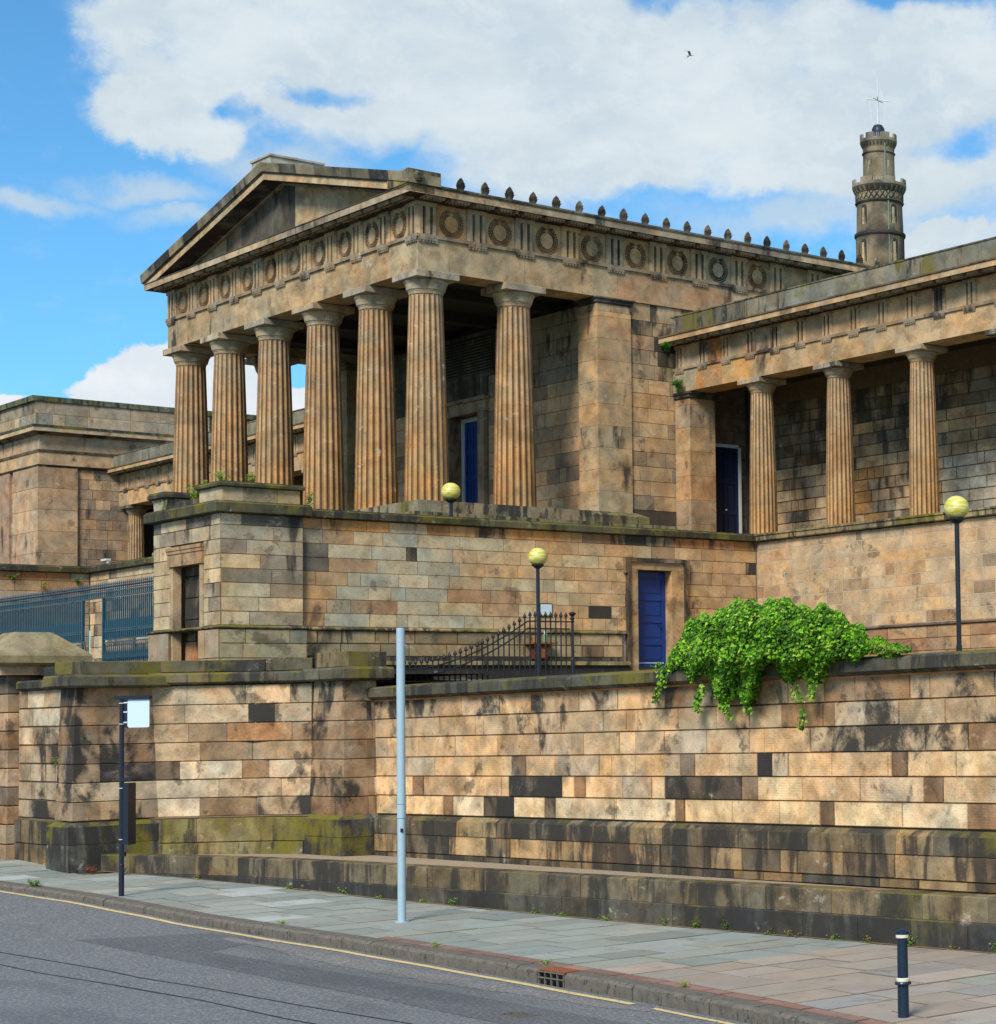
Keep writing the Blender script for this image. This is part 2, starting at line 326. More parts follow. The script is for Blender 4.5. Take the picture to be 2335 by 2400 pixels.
def stone_block(parent, o, u, n, a0, a1, z0, z1, t, tint, mat, g=.006, ch=.012, dep=.12, name='stone', xf=None, jr=.004, gz=None):
    o = Vector(o); u = Vector(u); n = Vector(n); gz = g if gz is None else gz
    a0 += g; a1 -= g; z0 += gz; z1 -= gz; t += R.uniform(-jr, jr)
    def P(a, z, d): return o+u*a+n*d+Vector((0, 0, z))
    c = min(ch, (a1-a0)*.3)
    j = lambda: R.uniform(-c*.25, c*.25)
    ring = lambda d, i, jj=0: [P(a0+i+jj*j(), z0+i+jj*j(), d), P(a1-i+jj*j(), z0+i+jj*j(), d), P(a1-i+jj*j(), z1-i+jj*j(), d), P(a0+i+jj*j(), z1-i+jj*j(), d)]
    m = MB(tint, xf); vs = ring(t-dep, 0)+ring(t-c, 0)+ring(t, c, 1)
    m.add(vs, [(0, 1, 5, 4), (1, 2, 6, 5), (2, 3, 7, 6), (3, 0, 4, 7), (4, 5, 9, 8), (5, 6, 10, 9), (6, 7, 11, 10), (7, 4, 8, 11), (8, 9, 10, 11)])
    k_ = .68
    for i in range(8): m.c[i] = (tint[0]*k_, tint[1]*k_*.9, tint[2]*k_*.8, tint[3]+.1)
    return m.build(name, mat, parent)
def courses(parent, o, u, n, s0, s1, zs, tintf, mat, avg=.9, t=0., holes=(), seed=1, joints=None, xf=None, **kw):
    rr = random.Random(seed); out = []
    for k in range(len(zs)-1):
        z0, z1 = zs[k], zs[k+1]
        if joints and joints.get(k): js = list(joints[k])
        else:
            js = [s0]; a = s0+avg*rr.uniform(.35, 1.1)
            while a < s1-avg*.35: js.append(a); a += avg*(rr.uniform(.65, 1.45) if rr.random() > .15 else rr.uniform(.32, .5))
            js.append(s1)
        for i in range(len(js)-1):
            segs = [(js[i], js[i+1])]
            for ha, hb, za, zb in holes:
                if za < z1-.04 and zb > z0+.04:
                    segs = [q for a, b in segs for q in ((a, min(b, ha)), (max(a, hb), b)) if q[1]-q[0] > .06]
            for a, b in segs:
                tt = tintf((a+b)/2, (z0+z1)/2, k, i, rr)
                out.append(stone_block(parent, o, u, n, a, b, z0, z1, t, tt, mat, xf=xf, **kw))
    return out
X_, Y_ = Vector((1, 0, 0)), Vector((0, 1, 0)); mX, mY = -X_, -Y_

# ------------------------------------------------------------------ ground, road, pavement
def interp(x, xs, ys):
    if x <= xs[0]: return ys[0]
    for i in range(len(xs)-1):
        if x <= xs[i+1]: return ys[i]+(ys[i+1]-ys[i])*(x-xs[i])/(xs[i+1]-xs[i])
    return ys[-1]
def zp(x): return interp(x, [-60, -12, 0, 3.5, 8, 12, 20, 27, 35, 70], [1.4, .80, .64, .52, .35, .23, .13, .08, .05, -.1])
def kh(x): return interp(x, [4, 12, 24], [.11, .15, .2])
def zr(x): return zp(x)-kh(x)
def yk(x): return interp(x, [-60, -6, 0, 4.6, 7.6, 10.3, 12.9, 15.7, 18, 20.8, 23.3, 25.5, 28, 30, 34, 45, 70], [-26, -14.6, -12.95, -12.08, -11.62, -11.5, -11.48, -11.44, -11.36, -11.38, -11.46, -11.56, -11.76, -12.02, -12.7, -15, -21])
DW = [(3.72, -9.69), (5.04, -9.17), (7.63, -8.45), (10.6, -7.97), (12.4, -7.80), (16.2, -7.45), (20.6, -6.98), (24.3, -6.55), (27.1, -6.25), (31, -6.1), (40, -6.1)]
def yw(x): return interp(x, [p[0] for p in DW], [p[1] for p in DW])
def sheet(name, xs, ys, zf, mat, kind='structure', label=None):
    m = MB()
    vs = [(x, y, zf(x, y)) for x in xs for y in ys]; n = len(ys)
    m.add(vs, [(i*n+j, (i+1)*n+j, (i+1)*n+j+1, i*n+j+1) for i in range(len(xs)-1) for j in range(n-1)])
    return m.build(name, mat, kind=kind)
g = MB(); g.poly((-2500, -2500, -1.2), (2500, -2500, -1.2), (2500, 2500, -1.2), (-2500, 2500, -1.2)); g.build('ground', 'hill_grass', kind='structure')
xs = sorted({-60, -40, -25, -12, -6, 0, 3.5, 4, 4.6, 7.6, 8, 10.3, 12, 12.9, 15.7, 18, 20, 20.8, 23.3, 24, 25.5, 27, 28, 30, 34, 35, 45, 60, 70})
m = MB()
for i in range(len(xs)-1):
    a, b = xs[i], xs[i+1]
    m.poly((a, -60, zr(a)), (b, -60, zr(b)), (b, yk(b)-.02, zr(b)), (a, yk(a)-.02, zr(a)))
m.build('road', 'asphalt', kind='structure')
def on_road(name, pts, mat, dz=.004, label=None):
    m = MB(); m.poly(*[(x, y, zr(x)+dz) for x, y in pts]); return m.build(name, mat, kind='structure')
# the darker patch, strip by strip so that it follows the fall of the road
def ribbon(name, top, bot, mat, dz, kind='structure', n=26):
    x0, x1 = max(top[0][0], bot[0][0]), min(top[-1][0], bot[-1][0]); m = MB()
    f = lambda P, x: interp(x, [p[0] for p in P], [p[1] for p in P])
    q = [x0+(x1-x0)*i/n for i in range(n+1)]
    for a, b in zip(q, q[1:]):
        m.poly((a, f(bot, a), zr(a)+dz), (b, f(bot, b), zr(b)+dz), (b, f(top, b), zr(b)+dz), (a, f(top, a), zr(a)+dz))
    return m.build(name, mat, kind=kind)
ribbon('road_patch', [(13.1, -13.8), (13.5, -12.0), (15.4, -11.62), (15.8, -12.0), (16.3, -13.0), (18.5, -12.9), (21.3, -12.75), (30, -12.75), (34, -13.1)],
       [(13.1, -13.85), (16.9, -13.78), (20.1, -13.72), (23.0, -13.7), (30, -13.9), (34, -14.3)], 'asphalt_patch', .004)
rw = random.Random(5); q = [14.8+i*.32 for i in range(38)]
ribbon('worn_asphalt', [(x, -11.86-rw.random()*.10) for x in q], [(x, -12.02-.36*math.sin(math.pi*min(1, (x-14.8)/11.8))-rw.random()*.14) for x in q], 'asphalt_worn', .0045, n=90)
def seam(name, pts, w_, dz=.006):
    m = MB()
    for (x0, y0), (x1, y1) in zip(pts, pts[1:]):
        m.poly((x0, y0-w_, zr(x0)+dz), (x1, y1-w_, zr(x1)+dz), (x1, y1+w_, zr(x1)+dz), (x0, y0+w_, zr(x0)+dz))
    return m.build(name, 'tar', kind='structure')
seam('tar_seam', [(10, -15.65), (13.83, -15.31), (17.1, -15.02), (18.4, -15.0), (20.0, -14.82), (22.7, -14.69), (24.6, -14.55), (30, -14.3)], .016)
seam('tar_seam', [(10, -16.4), (15.36, -15.85), (16.8, -15.8), (18.5, -15.59), (21.2, -15.36), (23.7, -15.34), (30, -14.9)], .016)
# yellow line in short worn lengths
m = MB(); q = [3+i*.5 for i in range(76)]
for a, b in zip(q, q[1:]):
    o1, o2 = .20+.012*math.sin(a*2.1), .20+.012*math.sin(b*2.1)
    if 25.85 < a < 26.2: continue
    s = .058 if a < 25.9 else .045
    ya = yk(a)-o1-.02; yb = yk(b)-o2-.02
    m.poly((a, ya-s, zr(a)+.008), (b, yb-s, zr(b)+.008), (b, yb+s, zr(b)+.008), (a, ya+s, zr(a)+.008))
m.build('yellow_line', 'yellow_road_paint', kind='structure')
# pavement bed and its flags
pav = empty('pavement', (18, -9, 0), kind='structure')
m = MB()
for i in range(len(xs)-1):
    a, b = xs[i], xs[i+1]
    m.poly((a, yk(a), zp(a)-.035), (b, yk(b), zp(b)-.035), (b, max(yw(b), yk(b)+.2) if b > 3.6 else -8, zp(b)-.03), (a, max(yw(a), yk(a)+.2) if a > 3.6 else -8, zp(a)-.03))
m.build('bedding', 'mortar', pav)
def flag(x0, x1, y0a, y0b, y1a, y1b, tint, th=.05, lift=0., name='flagstone', g=.009):
    dz = R.uniform(-.005, .005)+lift; j = [R.uniform(-.003, .003) for _ in range(4)]
    P = [(x0+g, y0a+g), (x1-g, y0b+g), (x1-g, y1b-g), (x0+g, y1a-g)]
    m = MB(tint); c = .010
    top = [(x+(c if k in (0, 3) else -c), y+(c if k < 2 else -c), zp(x)+dz+j[k]) for k, (x, y) in enumerate(P)]
    mid = [(x, y, zp(x)+dz+j[k]-.007) for k, (x, y) in enumerate(P)]; bot = [(x, y, zp(x)-th) for x, y in P]
    m.add(bot+mid+top, [(0, 1, 5, 4), (1, 2, 6, 5), (2, 3, 7, 6), (3, 0, 4, 7), (4, 5, 9, 8), (5, 6, 10, 9), (6, 7, 11, 10), (7, 4, 8, 11), (8, 9, 10, 11)])
    for i in range(8): m.c[i] = (tint[0]*.5, tint[1]*.47, tint[2]*.42, 0)
    return m.build(name, 'flagstone', pav)
KW = .30
rf = random.Random(21); x = -3.0
FG = [(3, (.275, .30, .27), 0), (2, (.25, .275, .25), 0), (2, (.295, .31, .275), 0), (.6, (.33, .35, .32), 0)]
FP = [(3, (.32, .275, .23), 0), (2, (.30, .255, .21), 0), (2, (.35, .31, .265), 0), (1, (.28, .27, .25), 0)]
while x < 40:
    wdt = rf.uniform(.62, .86); x1 = x+wdt
    y0a, y0b = yk(x)+KW+(.24 if x > 17.5 else 0), yk(x1)+KW+(.24 if x > 17.5 else 0)
    ya_, yb_ = (yw(x), yw(x1)) if x > 3.72 else (-10.2, -10.2)
    if x < 2.3: ya_ = yb_ = -9.95
    L_ = ya_-y0a; f = [0]; a = rf.uniform(.4, 1.3)
    while a < L_-.35: f.append(a/L_); a += rf.uniform(.75, 1.5)
    f.append(1)
    for i in range(len(f)-1):
        mid = (y0a+(ya_-y0a)*(f[i]+f[i+1])/2)
        pink = x > 24.2 or (x > 23.4 and mid < -10.2)
        pal = FP if pink and rf.random() > .12 else FG
        c = pick(pal, rf)
        if not pink and x < 17 and rf.random() < .025: c = (.40, .425, .405, 0)
        flag(x, x1, y0a+(ya_-y0a)*f[i], y0b+(yb_-y0b)*f[i], y0a+(ya_-y0a)*f[i+1], y0b+(yb_-y0b)*f[i+1], c)
    x = x1
# narrow reddish setts behind the kerb
x = 17.5
while x < 40:
    x1 = x+rf.uniform(.35, .8)
    flag(x, x1, yk(x)+KW, yk(x1)+KW, yk(x)+KW+.24, yk(x1)+KW+.24, (*jit((.27, .155, .12), .2, rf), 0), name='sett'); x = x1
# kerb
kerb = empty('kerb', (18, -11.5, 0), kind='structure'); x = -4.
GUL = (23.25, 23.95)
while x < 40:
    x1 = x+rf.uniform(.78, 1.0)
    if x < GUL[0] < x1: x1 = GUL[0]
    if x < GUL[1] and x >= GUL[0]-.01: x = GUL[1]; x1 = x+.85
    wob = lambda: R.uniform(-.012, .012)
    rings = []
    for i_ in range(4):
        q = x+.008+(x1-x-.016)*i_/3; y0 = yk(q)+wob(); zt = zp(q)+wob()*.5
        rings.append([(q, y0-.005, zr(q)-.1), (q, y0-.012+wob()*.5, zt-.045), (q, y0+.035, zt-.003), (q, y0+KW-.01, zt), (q, y0+KW-.01, zt-.25)])
    m = MB(); m.loft(rings); m.build('kerbstone', 'granite_kerb', kerb); x = x1
# side entry gully
gy = yk(23.6)
gu = empty('gully_grate', (23.6, gy, zr(23.6)), 'rusty iron gully grate set into the kerb beside the yellow line', 'drain')
m = MB(); m.box(23.27, 23.93, gy+.01, gy+.24, zp(23.6)-.014, zp(23.6)+.004); m.build('cover', 'rust', gu)
m = MB(); m.box(23.27, 23.93, gy+.1, gy+.12, zr(23.6)-.05, zp(23.6)-.013); m.build('back_plate', 'iron_black', gu)
for i in range(5): m = MB(); m.box(23.28+i*.153, 23.30+i*.153, gy-.004, gy+.02, zr(23.6)-.02, zp(23.6)-.015); m.build('bar', 'granite_kerb', gu)
for zz in (.09, .172): m = MB(); m.box(23.27, 23.93, gy-.012, gy-.005, zr(23.6)+zz-.008, zr(23.6)+zz+.012); m.build('crossbar', 'granite_kerb', gu)
gx, gy2 = 25.6, -13.28
dr = empty('road_drain', (gx, gy2, zr(gx)), 'small dark slotted iron cover flush in the road', 'drain cover')
m = MB(); m.box(gx-.25, gx+.25, gy2-.16, gy2+.16, zr(gx)+.001, zr(gx)+.011); m.build('frame', 'granite_kerb', dr)
for i in range(6): m = MB(); m.box(gx-.21+i*.075, gx-.18+i*.075, gy2-.13, gy2+.13, zr(gx)+.0115, zr(gx)+.018); m.build('slat', 'granite_kerb', dr)
# higher ground behind the walls
m = MB(); m.poly((6.9, -4.75, 4.35), (60, -4.75, 4.35), (60, 9, 4.35), (6.9, 9, 4.35)); m.poly((-45, -9.2, 4.62), (2.0, -9.2, 4.62), (2.0, -2.0, 4.62), (-45, -2, 4.62)); m.poly((2.0, -6.4, 4.62), (6.9, -5.4, 4.45), (6.9, 9, 4.45), (2.0, 9, 4.62))
m.build('courtyard_ground', 'yard_ground', kind='structure')
# gravel strip between low kerb wall and retaining wall
m = MB(); q = [3.6+i*.9 for i in range(41)]
for a, b in zip(q, q[1:]): m.poly((a, yw(a)+.3, .80), (b, yw(b)+.3, .80), (b, -5.2, .79+(b-26)*.004), (a, -5.2, .79+(a-26)*.004))
m.build('gravel_bed', 'gravel', kind='structure')

# ------------------------------------------------------------------ main retaining wall
GT = .0085
def tilt(p): return Vector((p.x, p.y, p.z+GT*(p.x-26.2)))
YR = -5.3
rwall = empty('retaining_wall', (17, YR, 0), 'long street retaining wall of rusticated sandstone with black patches and dark plinth', 'wall')
m = MB(xf=tilt); m.box(6.9, 40, -5.24, -4.7, -.3, 4.2); m.build('core', 'mortar', rwall)
# joints read along the six courses, top to bottom; values are metres along the wall
def n2x(nx): return (a_*nx+b_)/(c_*nx+1)      # joint reading along the wall -> metres along the face
def _fit():
    pts = [(858., 7.02), (1435., 16.21), (2335., 26.2)]
    M_ = Matrix([[n, 1, -n*x] for n, x in pts]); v = Vector([x for n, x in pts])
    return M_.inverted() @ v
a_, b_, c_ = _fit()
L2 = lambda v: 700+v/2.28
L3 = lambda v: 1435+v/2.1156
rows = [
 ([L2(v) for v in (350, 655, 712, 870, 1075, 1245, 1305, 1500)]+[L3(v) for v in (30, 270, 430, 700, 880, 1060, 1212, 1485, 1585, 1910)], {}),
 ([L2(v) for v in (350, 605, 755, 945, 990, 1170, 1405, 1630)]+[L3(v) for v in (72, 130, 330, 520, 685, 845, 1050, 1108, 1430, 1660, 1915)], {}),
 ([L2(v) for v in (350, 470, 640, 835, 1060, 1290, 1460, 1525, 1715)]+[L3(v) for v in (118, 262, 470, 682, 757, 985, 1262, 1560, 1772, 2010)], {1772: 'b', 985: 's', 1262: 's', 1560: 's'}),
 ([L2(v) for v in (350, 575, 725, 940, 1135, 1213, 1370, 1605)]+[L3(v) for v in (-2, 115, 337, 410, 583, 720, 795, 875, 1090, 1370, 1388, 1467, 1710, 1930)], {337: 'd', 1388: 'd', 'a1135': 'd', 720: 'k', 1710: 'l'}),
 ([L2(v) for v in (350, 605, 663, 890, 1080, 1120, 1255, 1405, 1470, 1532, 1732)]+[L3(v) for v in (50, 195, 258, 340, 487, 640, 720, 943, 1230, 1545, 1643, 1920)], {'a605': 'b', 'a1120': 'k', 'a1255': 'k', 'a1470': 'b', 258: 'k', 340: 'k', 487: 'k', 640: 'b', 1545: 'd', 720: 'l'}),
 ([L2(v) for v in (350, 570, 768, 822, 985, 1147, 1310, 1368, 1695)]+[L3(v) for v in (10, 310, 358, 592, 828, 1028, 1100, 1437, 1760, 1950)], {'a768': 'b', 'a985': 'k', 'a1310': 'd', 310: 'd', 1028: 'd', 1760: 'b'}),
]
CODE = {'k': (.095, .075, .058, .7), 'd': (.17, .12, .08, .35), 'b': (.25, .165, .10, -.1), 's': (.42, .33, .22, .75), 'l': (.60, .48, .30, -.6)}
zrow = [4.2, 3.785, 3.385, 2.965, 2.565, 2.16, 1.76]
PR = [[(4, TAN, .4), (3, WARM, .3), (2, BUFF, .5), (1, BROWN, .4), (.6, (.30, .27, .2), .7)],
      [(4, TAN, .2), (2, WARM, .1), (2, BUFF, .55), (1, BROWN, .2)],
      [(4, WARM, .0), (2, TAN, .0), (2, BUFF, .1), (1, BROWN, 0)],
      [(4, (.56, .41, .24), -.3), (2, WARM, -.2), (1.5, BUFF, 0)],
      [(4, (.58, .43, .26), -.3), (2, WARM, -.2), (1.5, BUFF, 0)],
      [(5, (.62, .47, .28), -.5), (2, (.58, .49, .34), -.4)]]
rj = random.Random(3)
for k, (js, special) in enumerate(rows):
    z1, z0 = zrow[k], zrow[k+1]; keys = {}
    for q, c in special.items():
        nx = L2(int(q[1:])) if isinstance(q, str) else L3(q)
        keys[round(nx, 2)] = c
    js = sorted(js); X1 = [n2x(j) for j in js]
    for i in range(len(js)-1):
        c = keys.get(round(js[i], 2)); tint = CODE[c] if c else pick(PR[k], rj)
        stone_block(rwall, (0, YR, 0), X_, mY, X1[i], X1[i+1], z0, z1, 0, tint, 'rusticated', g=.004, gz=.006, ch=.012, xf=tilt, jr=.006)
    a = X1[-1]
    while a < 40:
        b = a+rj.uniform(.8, 1.4); stone_block(rwall, (0, YR, 0), X_, mY, a, b, z0, z1, 0, pick(PR[k], rj), 'rusticated', g=.004, gz=.006, ch=.012, xf=tilt); a = b
# plinth: sloped top stones and three rows
PLN = [(4, (.115, .105, .08), .15), (3, (.16, .13, .085), .05), (1.5, (.22, .165, .10), -.1), (2.5, (.07, .068, .062), .25), (.6, (.32, .24, .14), -.4)]
a = 7.0
while a < 40:
    b = a+rj.uniform(.7, 1.5); m = MB(pick([(3, (.14, .125, .09), .25), (1, (.22, .18, .11), .15), (1, (.09, .082, .065), .3)], rj), tilt)
    m.ext([(-.06, 1.74), (.03, 1.735), (.13, 1.65), (.13, 1.36), (-.06, 1.36)], (0, YR, 0), X_, mY, a+.005, b-.005); m.build('plinth_stone', 'plinth_stone', rwall); a = b
courses(rwall, (0, YR, 0), X_, mY, 7.0, 40, [.55, .82, .97], lambda s, z, k, i, r: pick(PLN, r), 'plinth_stone', avg=1.0, t=.125, seed=9, xf=tilt)
courses(rwall, (0, YR, 0), X_, mY, 7.0, 40, [.97, 1.355], lambda s, z, k, i, r: pick([(3, (.27, .205, .125), .1), (2, (.36, .27, .16), -.1), (1.5, (.17, .14, .10), .2), (1, (.11, .10, .08), .2)], r), 'plinth_stone', avg=1.05, t=.125, seed=15, xf=tilt)
# coping
COP = [(3, (.075, .08, .068), 0), (2, (.11, .112, .09), 0), (1, (.06, .066, .06), .2)]
a = 7.05
while a < 40:
    b = min(40.1, a+rj.uniform(1.3, 2.3)); m = MB(pick(COP, rj), tilt)
    m.ext([(-.62, 4.2), (.06, 4.2), (.17, 4.245), (.19, 4.26), (.19, 4.44), (.16, 4.47), (-.6, 4.53)], (0, YR, 0), X_, mY, a+.004, b-.004); m.build('coping_stone', 'coping_stone', rwall); a = b
m = MB((.42, .2, .08, 0), tilt); m.box(7.0, 40, YR-.035, YR-.003, 4.165, 4.197); m.build('rust_stained_bed', 'ashlar', rwall)

# ------------------------------------------------------------------ low kerb wall in front of it
low_ = empty('low_kerb_wall', (15, -7.6, 0), 'low dark two-course kerb wall along the back of the pavement', 'wall')
def dwpt(s):
    acc = 0
    for (x0, y0), (x1, y1) in zip(DW, DW[1:]):
        l = math.hypot(x1-x0, y1-y0)
        if acc+l >= s: f = (s-acc)/l; return Vector((x0+(x1-x0)*f, y0+(y1-y0)*f, 0))
        acc += l
    return Vector((*DW[-1], 0))
tot = sum(math.hypot(b[0]-a[0], b[1]-a[1]) for a, b in zip(DW, DW[1:]))
def dwall(zt, zb, t0, depth, avg, pal, mat, seed, name):
    rr = random.Random(seed); s = 0
    while s < tot-.3:
        e = min(tot, s+avg*rr.uniform(.7, 1.4)); A, B = dwpt(s+.005), dwpt(e-.005); u = (B-A).normalized(); n = Vector((u.y, -u.x, 0))
        zb0, zb1 = (zb if zb is not None else zp(A.x)-.05), (zb if zb is not None else zp(B.x)-.05)
        if zt(A.x)-zb0 > .04:
            c = .02; jr = R.uniform(-.008, .008); m = MB(pick(pal, rr))
            for P, q in ((A, zb0), (B, zb1)): pass
            ring = lambda P, q: [P+n*(t0+jr)+Vector((0, 0, q)), P+n*(t0+jr)+Vector((0, 0, zt(P.x)-c)), P+n*(t0+jr-c)+Vector((0, 0, zt(P.x))), P-n*depth+Vector((0, 0, zt(P.x)+.004)), P-n*depth+Vector((0, 0, q))]
            m.loft([ring(A, zb0), ring(B, zb1)]); m.build(name, mat, low_)
        s = e
DWP = [(3, (.12, .112, .085), .1), (2, (.15, .135, .10), .1), (1, (.17, .145, .095), 0), (1, (.09, .088, .078), .2)]
dwall(lambda x: .87, .50, .0, .36, .95, DWP, 'plinth_stone', 4, 'kerb_wall_stone')
dwall(lambda x: .495, None, .025, .3, 1.3, [(3, (.045, .05, .055), .2), (1, (.07, .07, .065), 0)], 'plinth_stone', 8, 'base_stone')

# ------------------------------------------------------------------ bastion wall: pier, curved bay, pier
BP = [(3, (.34, .275, .19), .35), (2, (.42, .35, .25), .2), (2, (.25, .185, .12), .4), (1, (.50, .43, .32), .1), (.4, (.40, .24, .13), .2), (.8, (.14, .115, .09), .7)]
zb = [1.58, 1.985, 2.39, 2.79, 3.2, 3.61, 4.02, 4.45]       # courses near the piers (the fall of the wall taken in)
bast = empty('bastion_wall', (5, -7.5, .4), 'curved dark-stained retaining wall bay between two tapering piers', 'wall')
BS = [(5.97, -6.04), (5.3, -6.38), (4.8, -6.78), (4.35, -7.28), (3.9, -7.9), (3.4, -8.5)]
Bw = [Vector((x, y, 0)) for x, y in BS][::-1]
def along(P, s):
    for A, B in zip(P, P[1:]):
        l = (B-A).length
        if s <= l+1e-6: return A+(B-A)*s/l
        s -= l
    return P[-1]
Lb = sum((b-a).length for a, b in zip(Bw, Bw[1:]))
rb = random.Random(17)
def seg_stone(P, s, e, z0, z1, tint, mat, parent, name='stone', t=0., dep=.14, gz=.007, ch=.013, battered=0.):
    A, B = along(P, s+.004), along(P, e-.004); u = (B-A).normalized(); n = Vector((u.y, -u.x, 0)); jr = R.uniform(-.006, .006)
    m = MB(tint)
    def ring(Q):
        q = lambda d, z: Q+n*(d+jr+battered*(1-(z-1.6)/2.9))+Vector((0, 0, z))
        return [q(t-dep, z0+gz), q(t-ch, z0+gz), q(t, z0+gz+ch), q(t, z1-gz-ch), q(t-ch, z1-gz), q(t-dep, z1-gz)]
    M_ = (A+B)/2
    m.loft([ring(A), ring(B)]); return m.build(name, mat, parent)
for k in range(len(zb)-1):
    s = 0
    while s < Lb-.2:
        e = min(Lb, s+rb.uniform(.55, 1.5))
        if Lb-e < .3: e = Lb
        seg_stone(Bw, s, e, zb[k], zb[k+1], pick(BP, rb), 'rusticated', bast); s = e
MP = [(3, (.17, .16, .07), .1), (2, (.24, .2, .10), 0), (2, (.13, .12, .09), .2)]
for z0, z1, t in ((.5, 1.02, .12), (1.02, 1.55, .12)):
    s = 0
    while s < Lb-.2:
        e = min(Lb, s+rb.uniform(.7, 1.3)); seg_stone(Bw, s, e, z0, z1, pick(MP, rb), 'mossy_plinth', bast, name='plinth_stone', t=t, gz=.006); s = e
m = MB((.1, .1, .09, 0)); 
for A, B in zip(Bw, Bw[1:]):
    u = (B-A).normalized(); n = Vector((u.y, -u.x, 0)); q = lambda P, z, d=-.05: P+n*d+Vector((0, 0, z))
    m.poly(q(A, .3), q(B, .3), q(B, 4.45), q(A, 4.45)); m.poly(q(A, 1.56, .12), q(B, 1.56, .12), q(B, 1.6, -.05), q(A, 1.6, -.05))
m.box(5.78, 6.12, -5.96, -5.5, .5, 4.45); m.build('core', 'mortar', bast)
# court fill behind the bay, with its vertical sides
m = MB(); m.poly(*[(x, y, 4.62) for x, y in [(-3, -9.6), (3.2, -9.6), (3.3, -8.5), (3.8, -7.9), (4.2, -7.28), (4.7, -6.7), (5.3, -6.3), (6.9, -5.6), (6.9, -2), (-3, -2)]]); m.build('bastion_fill', 'yard_ground', bast)
# coping and blocking course
def coping_run(P, parent, z0=4.47, z1=4.74, seed=1, mat='coping_stone', over=.17):
    rr = random.Random(seed); L_ = sum((b-a).length for a, b in zip(P, P[1:])); s = 0
    while s < L_-.05:
        e = min(L_, s+rr.uniform(.9, 1.5)); e = L_ if L_-e < .4 else e
        cuts = [s, e]; acc = 0
        for A, B in zip(P, P[1:]):
            acc += (B-A).length
            if s+.02 < acc < e-.02: cuts.append(acc)
        cuts.sort(); rings = []
        for c in cuts:
            A, B = along(P, max(0, c-.02)), along(P, min(L_, c+.02)); u = (B-A).normalized(); n = Vector((u.y, -u.x, 0)); Q = along(P, c+(.004 if c == s else -.004 if c == e else 0))
            rings.append([Q+n*d+Vector((0, 0, z)) for d, z in ((-.3, z0), (over-.12, z0), (over-.02, z0+.03), (over, z0+.05), (over, z1-.07), (over-.03, z1-.03), (-.3, z1))])
        m = MB(pick(COP, rr)); m.loft(rings); m.build('coping_stone', mat, parent); s = e
V3 = lambda x, y: Vector((x, y, 0))
coping_run([V3(-.1, -9.93), V3(2.45, -9.93)], bast, 4.42, 4.67, 2, over=.14)
coping_run([V3(2.42, -10.3), V3(3.66, -10.3), V3(3.66, -8.2)], bast, 4.42, 4.72, 3, over=.12)
coping_run(Bw, bast, 4.47, 4.75, 5)
coping_run([V3(5.85, -6.06), V3(7.55, -6.06), V3(7.55, -5.0)], bast, 4.47, 4.78, 6, over=.14)
def block_run(P, z0, z1, seed, t=.0):
    rr = random.Random(seed); L_ = sum((b-a).length for a, b in zip(P, P[1:])); s = 0
    while s < L_-.1:
        e = min(L_, s+rr.uniform(1.0, 1.7)); e = L_ if L_-e < .4 else e
        A, B = along(P, s+.003), along(P, e-.003); u = (B-A).normalized(); n = Vector((u.y, -u.x, 0))
        m = MB(pick([(2, (.10, .10, .075), 0), (2, (.075, .08, .065), .1), (1, (.14, .13, .09), 0), (1, (.035, .042, .05), .2)], rr))
        m.loft([[Q+n*d+Vector((0, 0, z)) for d, z in ((-.28, z0), (t, z0), (t, z1-.01), (t-.02, z1), (-.28, z1))] for Q in (A, B)]); m.build('blocking_stone', 'coping_stone', bast); s = e
block_run([V3(1.2, -9.95), V3(2.5, -9.95)], 4.67, 4.92, 2); block_run([V3(2.5, -10.2), V3(3.5, -10.2), V3(3.5, -8.3)], 4.72, 4.99, 3)
block_run(Bw, 4.75, 5.0, 4, -.04); block_run([V3(6.0, -5.98), V3(7.35, -5.98), V3(7.35, -5.0)], 4.78, 5.1, 5)
